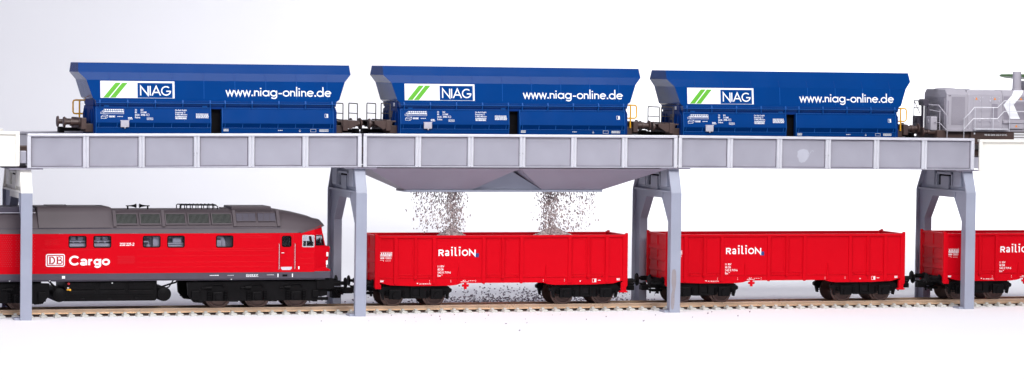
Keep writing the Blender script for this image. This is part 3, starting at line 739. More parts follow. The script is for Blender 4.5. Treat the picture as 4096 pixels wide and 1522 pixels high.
for i, (lb, xc) in enumerate((('red open wagon with two gravel heaps, standing under the grey funnel', 255.0),
                              ('empty red open wagon between the gravel-filled wagon and the cut-off red wagon', 417.3),
                              ('red open wagon beneath the grey locomotive, cut off at the edge of the photo', 581.0))):
    o = eas if i == 0 else copy_tree(eas)
    o.location = Vector((xc, YC, 3.8))*S
    tag(o, lb, 'open wagon', 'red open wagons on the lower track')

# ------------------------------------------------------------------ red diesel locomotive
LX0 = -77.0
def wall_holes(mb, x0, x1, z0, z1, y, holes, depth, s):
    xs = sorted({x0, x1, *[h[0] for h in holes], *[h[1] for h in holes]}); zs = sorted({z0, z1, *[h[2] for h in holes], *[h[3] for h in holes]})
    for a, b in zip(xs, xs[1:]):
        for c, d in zip(zs, zs[1:]):
            mx, mz = (a+b)/2, (c+d)/2
            if any(h[0] < mx < h[1] and h[2] < mz < h[3] for h in holes): continue
            mb.face([(a, y, c), (b, y, c), (b, y, d), (a, y, d)])
    yi = y-s*depth
    for a, b, c, d in holes:
        for p, q in (((a, c), (b, c)), ((b, c), (b, d)), ((b, d), (a, d)), ((a, d), (a, c))):
            mb.face([(p[0], y, p[1]), (q[0], y, q[1]), (q[0], yi, q[1]), (p[0], yi, p[1])])
def make_loco():
    t = thing('diesel_locomotive', 'red diesel locomotive with umber-grey roof, on the track under the bridge', 'locomotive', (40, YC, 3.8))
    off = (40, YC, 3.8); W = 17.0; cy = YC
    Zb, Zt = 22.8, 42.8
    wins = [(23.4, 32.1, 35.9, 41.5), (36.1, 44.8, 35.9, 41.5), (61.6, 70.3, 35.9, 41.4), (74.3, 82.9, 35.8, 41.4), (99.8, 108.4, 35.7, 41.4)]
    dwin = (134.6, 139.2, 35.8, 41.1); cwin = (145.5, 151.4, 35.7, 41.4)
    XF = 151.8
    b = MB(off)
    for s in (-1, 1): wall_holes(b, LX0, XF, Zb, Zt, cy+s*W, wins+[dwin, cwin], 1.0, s)
    b.box(LX0, XF, cy-W+.05, cy+W-.05, Zb-.3, Zb+.3)
    b.face([(LX0, cy-W, Zb), (LX0, cy+W, Zb), (LX0, cy+W, 50), (LX0, cy-W, 50)])
    # cab front: plan rings by height, windscreen belt left open
    def ring_(z, xf, w1=14.2):
        q = xf-1.3
        return [(XF, cy-W, z), (q, cy-w1, z), (xf, cy-9, z), (xf+.4, cy, z), (xf, cy+9, z), (q, cy+w1, z), (XF, cy+W, z)]
    low = [ring_(22.8, 162.3, 15.2), ring_(23.4, 162.2, 15.2), ring_(24.2, 160.6, 14.6), ring_(24.9, 160.0, 14.4), ring_(28.7, 161.0, 14.2), ring_(34.6, 162.2, 14.0), ring_(35.4, 161.8, 14.0), ring_(35.7, 159.9, 14.2)]
    b.loft(low, True, False, closed=False)
    r0, r1, r2, r3 = ring_(35.7, 159.7, 14.2), ring_(36.1, 159.5, 14.2), ring_(41.7, 158.3, 14.2), ring_(42.8, 158.0, 14.0)
    top = ring_(46.6, 157.4, 13.6); top[0] = (XF, cy-W+.42, 45.2); top[-1] = (XF, cy+W-.42, 45.2)
    b.loft([r0, r1], False, False, closed=False); b.loft([r2, r3, top], False, False, closed=False)
    for i in range(6):                                     # posts between the panes
        A, B, C, D = [Vector(v) for v in (r1[i], r1[i+1], r2[i+1], r2[i])]
        k = .13
        if i in (2, 3): k = .04
        b.face([A, A.lerp(B, k), D.lerp(C, k), D]); b.face([B.lerp(A, k), B, C, C.lerp(D, k)])
    # the wedge of red above the side wall that climbs towards the cab front
    for s in (-1, 1):
        b.face([(144.4, cy+s*W, Zt), (XF, cy+s*W, Zt), (XF, cy+s*(W-.42), 45.2), (144.4, cy+s*(W-.1), 43.1)])
    body = b.build('body', 'red', t)
    # pressed grooves
    gv = MB(off); y = cy-W
    def groove(x0, x1, z): gv.prism([(y-.005, z-.14), (y-.055, z), (y-.005, z+.14), (y+.1, z)], 'x', x0, x1)
    for z in (34.7, 31.2, 28.0, 25.5): groove(58.5, 130, z)
    groove(78, 130, 33.7)
    for z in (25.6, 29.4, 34.6): groove(10, 45, z)
    groove(112, 129, 41.4); groove(112, 129, 40.5)
    for z in (32.6, 29.6, 26.7): groove(142.8, 152, z)
    for k in range(4):
        groove(11.2, 14.6, 37.2+k*.85); groove(15.2, 18.7, 37.2+k*.85)
    gv.build('pressed_line', 'red', body)
    # perforated panels
    pf = MB(off)
    def perf(x0, x1, z0, z1, st=1.0):
        k = 0; z = z0
        while z < z1:
            x = x0+(st/2 if k % 2 else 0)
            while x < x1:
                pf.box(x-.2, x+.2, y-.05, y+.05, z-.2, z+.2); x += st
            z += st*.85; k += 1
    perf(-20, -5.5, 26.5, 41.8, 1.1); perf(-3.5, 6.0, 26.5, 41.8, 1.1); perf(48.6, 57.6, 27.8, 31.6, 1.0)
    pf.build('vent_hole', 'dbred', body)
    fr_ = MB(off)
    plw = ((0, y, 0), (1, 0, 0), (0, 0, 1), (0, -1, 0))
    fr_.ring(plw, 47.8, 26.9, 58.3, 32.2, .16, .05, r=.8); fr_.build('vent_border', 'red', body)
    # windows: rubber frame and pane
    for (a, bb, c, d) in wins+[dwin]:
        for s in (-1, 1):
            yy = cy+s*W; pl = ((0, yy, 0), (1, 0, 0), (0, 0, 1), (0, s, 0))
            w = MB(off); w.ring(pl, a-.3, c-.3, bb+.3, d+.3, .55, .07, r=1.1)
            wo = w.build('window', 'black', t)
            p = MB(off); p.box(a-.1, bb+.1, *sorted((yy-s*.5, yy-s*.6)), c-.1, d+.1); p.build('pane', 'glass', wo)
    # machinery behind the windows
    eg = MB(off); bk_ = MB(off)
    for i, (a, bb, c, d) in enumerate(wins):
        yb = cy-W
        bk_.box(a-2, bb+2, yb+4.5, yb+5.2, c-3, d+2)
        if i in (0, 1):
            eg.cyl((a-1, yb+2.9, c+.6), (bb+1, yb+2.9, c+.6), 1.3, 12); eg.cyl((a-1, yb+2.4, c+3.0), (bb+1, yb+2.4, c+3.0), .28, 8)
            for q in (.28, .72): x = a+(bb-a)*q; eg.box(x-1.3, x+1.3, yb+2.4, yb+4.6, c+3.6, d-.2, .3)
            for q in (.3, .7): x = a+(bb-a)*q; eg.cyl((x, yb+2, c+2.7), (x, yb+3, c+2.7), .5, 8)
        elif i == 2:
            eg.box(bb-3.2, bb+1, yb+2.0, yb+4.4, c-1, d+1)
            eg.tube([(a, yb+2.4, c+2.6), (a+3, yb+2.4, c+2.6), (a+3.2, yb+2.4, c+2.2), (a+3.2, yb+2.4, c)], .3); eg.rev((a+3.0, yb+2.6, c-.5), (0, 0, 1), [(1.2, 0), (1.1, 1.2), (.4, 1.9)], 12)
        elif i == 3:
            eg.box(a+3, bb-1, yb+2.2, yb+4.4, c+2.2, d-.8, .4); eg.cyl((a, yb+2.6, c+1.6), (bb, yb+2.6, c+1.6), .5, 8); eg.cyl((a, yb+3, c+.2), (bb, yb+3, c+.2), .9, 8)
        else:
            eg.box(a, a+3, yb+2.2, yb+4.4, c-.5, c+3.5, .3); eg.tube([(a+4.2, yb+3, c-1), (a+4.2, yb+3, c+2.5), (a+3, yb+3, d-.5), (a, yb+3, d)], 1.2)
    eg.build('engine', 'engine', t); bk_.build('bulkhead', 'back', t)
    cb = MB(off); cb.box(143.0, 143.5, cy-W+1, cy+W-1, 23.2, 44); cb.box(143.5, 156.5, cy-13, cy+13, 34.6, 35.5); cb.box(151.5, 156.5, cy-12.5, cy+12.5, 35.5, 37.0, .3)
    cb.box(145, 147.5, cy-10, cy-6, 35.5, 39.3, .4); cb.box(131.5, 142.9, cy-W+2.0, cy-W+2.4, 23, 42.5); cb.build('cab_interior', 'dark', t)
    # cab side window and windscreens
    for s in (-1, 1):
        yy = cy+s*W; pl = ((0, yy, 0), (1, 0, 0), (0, 0, 1), (0, s, 0))
        w = MB(off); w.ring(pl, 145.2, 35.4, 151.75, 41.7, .55, .09, r=.6); w.rect(pl, 147.2, 35.9, 147.55, 41.3, .07); wo = w.build('cab_window', 'chrome', t)
        p = MB(off); p.box(145.4, 151.5, *sorted((yy-s*.5, yy-s*.6)), 35.6, 41.5); p.build('pane', 'glass', wo)
    for i in (0, 2, 3, 5):
        A, B, C, D = [Vector(v) for v in (r1[i], r1[i+1], r2[i+1], r2[i])]; nn = (B-A).cross(D-A).normalized(); cc = (A+B+C+D)/4
        if (cc-Vector((145, cy, 39))).dot(nn) < 0: nn = -nn
        w = MB(off); k = .17 if i in (0, 5) else .06; kk = k-.08 if i in (0, 5) else .02
        def qd(k, kz): 
            bl, br, tr_, tl = A.lerp(B, k), B.lerp(A, k), C.lerp(D, k), D.lerp(C, k)
            return [bl.lerp(tl, kz), br.lerp(tr_, kz), tr_.lerp(br, kz), tl.lerp(bl, kz)]
        o4 = [p+nn*.05 for p in qd(kk, .01)]; i4 = [p+nn*.05 for p in qd(k, .09)]
        w.mesh(o4+i4, [(j, (j+1) % 4, 4+(j+1) % 4, 4+j) for j in range(4)]); wo = w.build('windscreen', 'black', t)
        p = MB(off); p.face([q-nn*.2 for q in qd(.02, .0)]); p.build('pane', 'glass', wo)
    # door
    d = MB(off); pl = ((0, y, 0), (1, 0, 0), (0, 0, 1), (0, -1, 0))
    d.ring(pl, 133.4, 23.0, 140.6, 42.2, .12, .04, r=.5); dr = d.build('door', 'dbred', t)
    h = MB(off); h.box(134.2, 135.6, y-.4, y, 32.3, 32.6, .1); h.build('handle', 'chrome', dr)
    st = MB(off); st.prism([(133.9, 25.2), (139.9, 25.2), (139.7, 24.2), (139.0, 23.6), (134.8, 23.6), (134.1, 24.2)], 'y', y-.06, y+.2); st.build('step', 'engine', dr)
    for x in (132.9, 141.3):
        hr = MB(off); hr.tube([(x, y, 23.9), (x, y-.5, 24.2), (x, y-.5, 37.0), (x, y, 37.3)], .2); hr.build('handrail', 'chrome', t)
    n1 = MB(off); n1.text('1', pl, 143.2, 24.0, 1.4, .6, .02); n1.build('cab_number', 'white', t)
    # nose lights, bright trims on the slanted nose cheek
    nl = MB(off)
    A, B = Vector(low[5][0]), Vector(low[5][1])
    for zz, q in ((31.5, .88), (27.2, .86)):
        xb = XF+(160.5-XF)*q; c0 = Vector((xb-.2, cy-W+(W-14.2)*q-.15, zz)); nl.box(c0.x-.5, c0.x+.5, c0.y-.5, c0.y+.25, c0.z-1.1, c0.z+1.1, .2)
    nl.build('headlight', 'white', t)
    # roof
    prof = [(17.0, 42.8), (16.6, 44.2), (15.7, 45.5), (13.9, 49.0), (11.9, 52.0), (9.4, 54.0), (6, 54.8), (0, 55.1)]
    full = [(cy-a, z) for a, z in prof] + [(cy+a, z) for a, z in prof[-2::-1]]
    r = MB(off)
    def sec(x, zs=1.0, ws=1.0, z0=42.8): return [(x, cy+(yy-cy)*ws, z0+(z-42.8)*zs) for yy, z in full]
    rings = [sec(LX0), sec(132.4), sec(142.4, .86, .995), sec(150.5, .70, .985), sec(154.2, .58, .93), sec(156.6, .42, .86, 44.4), sec(157.9, .16, .80, 46.0)]
    # raise the lower rim of the roof along the red wedge
    for k, (x, zr) in enumerate(((LX0, 42.8), (132.4, 42.8), (142.4, 42.8), (150.5, 44.35), (154.2, 45.3), (156.6, 46.0), (157.9, 46.25))):
        rings[k] = [(p[0], p[1], max(p[2], zr+.0008*abs(p[1]-cy-20))) for p in rings[k]]
    r.loft(rings, True, True, closed=True)
    ro = r.build('roof', 'roof', t, smooth=True)
    br = MB(off); br.tube([(144.4, cy-W-.02, 42.85), (151.8, cy-W+.45, 44.8), (156.6, cy-14.0, 46.1), (157.9, cy-9, 46.3), (158.2, cy, 46.3), (157.9, cy+9, 46.3), (156.6, cy+14.0, 46.1)], .28); br.build('roof_gutter', 'roof', ro, smooth=True)
    gl = MB(off)
    for s in (-1, 1): gl.box(LX0, 134, *sorted((cy+s*15.55, cy+s*15.95)), 45.3, 45.55)
    gl.build('roof_line', 'frame', ro)
    # raised hood and the slot beside it
    def shell(x0, x1, pts, ch, nm, mt):
        h = MB(off); f = [(cy-a, z) for a, z in pts]+[(cy+a, z) for a, z in pts[::-1]]
        ins = lambda x, k: [(x, cy+(yy-cy)*k, 45.5+(z-45.5)*k) for yy, z in f]
        h.loft([ins(x0+.1, .97), ins(x0+.5, 1.0), ins(x1-ch, 1.0), ins(x1, .955)]); return h.build(nm, mt, ro, smooth=True)
    shell(7.6, 46, [(16.05, 45.8), (14.6, 49.2), (12.9, 53.4), (11.9, 55.6), (10.8, 56.3), (4, 56.5)], 2.6, 'roof_hood', 'roof')
    sh = MB(off); sh.box(-22, 5.0, cy-11.5, cy+11.5, 53, 56.2, .2)
    sh.box(5.0, 7.2, cy-9, cy+9, 52, 55.6); shb = sh.build('exhaust_box', 'frame', ro)
    le = MB(off); le.box(-22, 7, cy-12.2, cy-11.6, 53.2, 53.5); le.build('exhaust_ledge', 'engine', shb)
    hm = MB(off); hm.box(14, 24, cy-6, cy+6, 56.4, 56.8, .15); hm.rev((24, cy, 56.5), (0, 0, 1), [(.6, 0), (.6, .5)], 8); hm.box(40, 44, cy-6, cy+6, 55.9, 56.5, .2); hm.build('roof_hatch', 'roof', ro)
    # louvred grilles along the slope (near side and far side)
    def slope(s, x, d, off_n=0.0):       # d 0..1 along the roof slope
        a, c = (15.3, 46.2), (12.2, 51.6)
        yy, zz = a[0]+(c[0]-a[0])*d, a[1]+(c[1]-a[1])*d
        nv = Vector((0, s*(c[1]-a[1]), a[0]-c[0])).normalized()
        return Vector((x, cy+s*yy, zz))+nv*off_n
    def slab(mb, s, x0, x1, d0, d1, h0, h1):
        mb.mesh([slope(s, x, d, h) for h in (h0, h1) for x, d in ((x0, d0), (x1, d0), (x1, d1), (x0, d1))], [(0,1,2,3), (4,5,6,7), (0,1,5,4), (1,2,6,5), (2,3,7,6), (3,0,4,7)])
    for s in (-1, 1):
        for (xa, xb) in ((47.6, 59.2), (60.2, 71.3), (73.4, 84.3), (85.3, 96.8), (97.6, 108.5)):
            q = MB(off); slab(q, s, xa, xb, .14, 1.2, .1, .45); gr = q.build('radiator_grille', 'dark', ro)
            q = MB(off); x = xa+.5
            while x < xb-.6: slab(q, s, x, x+.26, .24, 1.12, .44, .66); x += .62
            q.build('louvre', 'grille', gr)
            q = MB(off); slab(q, s, xa, xb, .12, .24, .43, .8); slab(q, s, xa, xb, 1.12, 1.21, .43, .8); slab(q, s, xa, xa+.5, .24, 1.12, .43, .8); slab(q, s, xb-.5, xb, .24, 1.12, .43, .8); q.build('grille_frame', 'roof', gr)
        for x in (46.4, 71.6, 109.0, 132.2):
            q = MB(off); slab(q, s, x, x+1.6, -.05, 1.45, .1, 1.0); q.build('roof_rib', 'roof', ro)
        for xa, xb in ((110.9, 121.0), (122.3, 131.6)):
            q = MB(off); slab(q, s, xa, xb, .42, 1.2, .3, .62); fg = q.build('fan_grille', 'frame', ro)
            q = MB(off)
            for d0 in (.40, 1.18): slab(q, s, xa, xb, d0, d0+.05, .6, .85)
            for k in (1, 2): x = xa+(xb-xa)*k/3; slab(q, s, x-.08, x+.08, .42, 1.2, .6, .75)
            q.build('grille_bar', 'roof', fg)
        q = MB(off); slab(q, s, 110.4, 132, -.02, .12, .1, .5); q.build('roof_ledge', 'roof', ro)
    fh = MB(off); fh.prism([(cy-9.5, 53), (cy-9.8, 55.2), (cy-9, 56.3), (cy+9, 56.3), (cy+9.8, 55.2), (cy+9.5, 53)], 'x', 109.2, 130.2, .25)
    for k in range(30): fh.box(110+k*.66, 110.3+k*.66, cy-10.1, cy-9.5, 53.2, 55.6)
    fh.build('fan_housing', 'roof', ro)
    for x, dr_ in ((56.2, 1), (65.6, -1)):
        hn = MB(off)
        hn.rev((x-dr_*1.5, cy-5, 56.5), (dr_, 0, 0), [(.25, 0), (.3, 2.2), (.6, 4.0), (1.15, 5.4)], 12); hn.cyl((x-dr_*.5, cy-5, 54.6), (x-dr_*.5, cy-5, 56.5), .45, 8)
        hn.build('horn', 'black', ro, smooth=True)
    rk = MB(off)
    for yy in (cy-7, cy+2):
        rk.tube([(82.6, yy, 54.8), (82.6, yy, 56.6), (83.2, yy, 57.0), (101.2, yy, 56.8), (102.4, yy, 56.2), (102.4, yy, 54.8)], .28)
        for x in (85, 88, 91, 94, 97, 99.8): rk.cyl((x, yy, 54.8), (x, yy, 56.9), .25, 6)
    for k in range(10): x = 83.5+k*2; rk.tube([(x, cy-7.2, 56.9), (x, cy+2.2, 57.1)], .28)
    rk.build('roof_rack', 'black', ro)
    ck = MB(off)
    for x, z in ((134.5, 53.0), (138, 52.4)): ck.box(x, x+3.4, cy-8, cy-3, z, z+.5, .15)
    ck.rev((144.5, cy-4, 50.6), (0, 0, 1), [(1.2, 0), (1.1, .7), (.5, 1.1)], 12); ck.box(146, 150, cy-6, cy-1, 50.3, 50.8, .15); ck.box(105, 107.8, cy-4, cy+2, 54.8, 55.5, .2); ck.build('roof_cover', 'roof', ro)
    # sole bar
    f = MB(off); f.box(LX0, 160.6, cy-W+.15, cy+W-.15, 19.2, 22.75, .25); f.box(LX0, 158, cy-W+.9, cy+W-.9, 18.5, 19.4, .2); fo_ = f.build('sole_bar', 'frame', t)
    ov = MB(off); plf = ((0, cy-W+.15, 0), (1, 0, 0), (0, 0, 1), (0, -1, 0))
    for x in (-4.1, 17.4, 40.9, 51.4, 62.7, 74.5, 91.9, 103.7, 124.9, 152.8):
        ov.ring(plf, x-1.7, 20.2, x+1.7, 21.7, .16, .1, r=.7)
    ov.build('jacking_plate', 'roof', fo_)
    sd = MB(off); sd.box(134.9, 137.5, cy-W+.05, cy-W+.3, 20.2, 21.3, .4); sd.build('step_hole', 'black', fo_)
    fp = MB(off)
    for x in (132.2, 139.9): fp.box(x, x+.5, cy-W-.15, cy-W+.2, 19.9, 21.7)
    fp.box(19.9, 21.5, cy-W+.0, cy-W+.2, 20.0, 21.4)
    scribble(fp, plf, 96.4, 20.8, 101.4, 21.4, 1, 50, .12); scribble(fp, plf, 105.8, 20.9, 109.2, 21.2, 1, 51, .1); scribble(fp, plf, 115.6, 20.1, 122, 21.6, 3, 52, .5); scribble(fp, plf, 126.4, 21.0, 130.3, 21.3, 1, 53, .1)
    for x in (-6.6, 108, 13.8): fp.face([(x-.5, cy-W+.7, 19.15), (x+.5, cy-W+.7, 19.15), (x, cy-W+.7, 18.5)])
    fp.build('sole_bar_print', 'white', fo_)
    # lettering
    dbp = MB(off); dbp.ring(pl, 11.6, 26.1, 21.3, 32.6, .5, .07, r=1.0); dbp.rect(pl, 12.6, 27.1, 20.3, 31.6, .07); db = dbp.build('logo_plate', 'white', t)
    dl = MB(off)
    def serif(mb, x0, w, kind):
        H = 3.8; z0 = 27.45; wt = .85
        p2 = (Vector((x0, y, z0)), Vector((1, 0, 0)), Vector((0, 0, 1)), Vector((0, -1, 0)))
        mb.rect(p2, .35, 0, .35+wt, H, .10)
        for zz in (0, H-.26): mb.rect(p2, 0, zz, 1.9, zz+.26, .104)
        if kind == 'D': mb.stroke(p2, [(1.5, H-.15)] + arc(1.5, H/2, 1.6, 85, -85, 14, H/2-.2) + [(1.5, .15)], .7, .108)
        else:
            mb.stroke(p2, [(1.4, H-.15)] + arc(1.5, H*.76, 1.3, 80, -80, 10, H*.22) + [(1.3, H*.53)], .5, .108)
            mb.stroke(p2, [(1.3, H*.51)] + arc(1.6, H*.27, 1.5, 80, -80, 10, H*.235) + [(1.3, .15)], .55, .112)
    serif(dl, 12.95, 3.4, 'D'); serif(dl, 16.75, 3.4, 'B'); dl.build('logo_lettering', 'dbred', db)
    cg = MB(off); geo_text(cg, 'Cargo', pl, 23.5, 26.8, 4.75, 20.6, .98, GB); cg.build('lettering', 'white', t)
    nb = MB(off); geo_text(nb, '232 221-2', pl, 49.5, 36.6, 1.5, 7.3, .26); nb.build('running_number', 'white', t)
    # tanks under the frame
    tk = MB(off); tk.prism([(cy-14, 18.4), (cy-14, 11.5), (cy-12.5, 8.4), (cy-9, 7.8), (cy+9, 7.8), (cy+12.5, 8.4), (cy+14, 11.5), (cy+14, 18.4)], 'x', 22, 69.5, .3)
    for x0, x1 in ((24, 37.5), (39.5, 53), (54.5, 67.5)):
        tk.box(x0, x1, cy-14.5, cy-13.8, 14.2, 17.8, .3); tk.box(x0, x1, cy-14.5, cy-13.8, 11.6, 13.6, .3)
        for q in (3, 9): tk.box(x0+q, x0+q+2.2, cy-14.8, cy-14.2, 16.2, 17.6, .2)
    for x in (30, 44, 58): tk.box(x, x+2.2, cy-13.5, cy-12.4, 8.4, 9.8, .3)
    tnk = tk.build('fuel_tank', 'black', t)
    lbp = MB(off)
    for x, z, w in ((23.0, 14.9, .9), (45.8, 17.2, .6)): lbp.box(x, x+w, cy-14.95, cy-14.7, z, z+.4)
    lbp.build('tank_label', 'white', tnk)
    lby = MB(off); lby.box(22.8, 23.9, cy-14.95, cy-14.2, 13.9, 14.5); lby.box(24.1, 24.9, cy-14.95, cy-14.2, 13.6, 14.6); lby.build('tank_valve', 'yellow', tnk)
    lbr = MB(off); lbr.cyl((23.8, cy-14.9, 17.2), (23.8, cy-14, 17.2), .6, 10); lbr.build('tank_cap', 'dbred', tnk)
    for x in (19.3, 73.4):
        ar = MB(off); ar.rev((x, cy-13.5, 11.4), (0, 1, 0), [(2.6, -.6), (3.6, 0), (3.7, 1), (3.7, 26), (2.6, 27)], 24); ar.build('air_reservoir', 'black', t, smooth=True)
    pp = MB(off); pp.tube([(70, cy-13, 14.5), (75, cy-13.5, 16.2), (79.5, cy-13, 17.4), (80.5, cy-13, 18.6)], .45); pp.build('pipe', 'black', t, smooth=True); pp = MB(off); pp.tube([(71, cy-12, 13), (76, cy-12.5, 15), (78.5, cy-12, 18.6)], .35); pp.build('pipe', 'black', t, smooth=True); pp = MB(off); pp.tube([(14, cy-12, 18.6), (17, cy-13, 15.5), (19, cy-13, 13.5)], .5); pp.build('pipe', 'black', t, smooth=True)
    for cx in (121.9, -22.4):
        bg = MB(off); m = 1 if cx > 0 else -1
        for s in (-1, 1):
            ya, yb = sorted((cy+s*11.2, cy+s*14.2))
            bg.prism([(cx-m*36.5, 17.4), (cx-m*36.0, 10.6), (cx-m*33, 7.0), (cx-m*29, 6.6), (cx-m*28, 7.5), (cx+m*29, 7.5), (cx+m*30, 6.8), (cx+m*32.5, 6.8), (cx+m*33, 12.8), (cx+m*36, 17.4), (cx, 18.2)], 'y', ya, yb, .3)
            for wx in (-20.75, 0, 20.75):
                x = cx+wx
                bg.box(x-2.6, x+2.6, *sorted((cy+s*14, cy+s*15.6)), 7.6, 12.4, .6); bg.cyl((x, cy+s*15, 9.9), (x, cy+s*16.2, 9.9), 1.6, 14)
                bg.tube([(x-3.2, cy+s*14.6, 14.0), (x-2.9, cy+s*14.8, 15.6), (x-2.2, cy+s*14.9, 16.2), (x+2.2, cy+s*14.9, 16.2), (x+3.4, cy+s*14.6, 14.6)], .35)
                for q in (-4.4, 4.3):
                    for k in range(6): bg.cyl((x+q, cy+s*14.6, 7.9+k*.85), (x+q, cy+s*14.6, 8.4+k*.85), 1.0, 10)
                bg.cyl((x-8.5, cy+s*14.6, 14.4), (x-3.6, cy+s*14.6, 14.4), .5, 10); bg.cyl((x-6.2, cy+s*14.8, 14.6), (x-3.0, cy+s*14.8, 14.6), .85, 10)
                bg.box(x+6.6, x+11.2, cy+s*12.9-.4, cy+s*12.9+.4, 7.0, 8.6, .3)
            bg.box(*sorted((cx-m*34.5, cx-m*30.5)), *sorted((cy+s*14, cy+s*15.4)), 8.2, 13.0, .3); bg.box(*sorted((cx+m*29.5, cx+m*32.8)), *sorted((cy+s*14, cy+s*15.4)), 9.2, 12.8, .3)
        bg.box(cx-30, cx+30, cy-9, cy+9, 9.5, 18.4)
        bo = bg.build('bogie', 'black', t)
        for wx in (-20.75, 0, 20.75):
            w = MB(off)
            for s in (-1, 1): wheel(w, cx+wx+1.6, cy+s*8.9, 9.9, 6.05, s)
            w.build('wheelset', 'wheel', bo, smooth=True)
    bx = MB(off)
    bx.box(153.5, 163.2, cy-15, cy+15, 13.4, 18.9, .4); bx.prism([(146, 18.4), (160, 18.4), (160, 10), (156, 9.2), (152, 13)], 'y', cy-13, cy+13, .2); bx.build('buffer_beam', 'black', t)
    for s in (-1, 1):
        bf = MB(off); bf.rev((163, cy+s*10, 16.0), (1, 0, 0), [(2.2, 0), (2.2, .8), (1.5, .9), (1.5, 4.5), (1.0, 4.6), (1.0, 6.8), (2.9, 7.0), (3.0, 7.5), (2.5, 7.9)], 18); bf.build('buffer', 'black', t, smooth=True)
    cp = MB(off); cp.box(160, 172.6, cy-1.5, cy+1.5, 11.0, 13.4, .4); cp.box(170, 176.4, cy-2.6, cy+2.6, 10.0, 13.0, .5); cp.box(165, 170, cy-3, cy+3, 7.6, 12.4, .8)
    cp.tube([(163, cy-6, 15), (166, cy-6.4, 12), (168, cy-5, 9.6), (171, cy-3, 10.4)], .6); cp.box(150.5, 160.5, cy-13, cy-11, 7.4, 9.0, .3); cp.build('coupling', 'black', t)
    return t
make_loco()

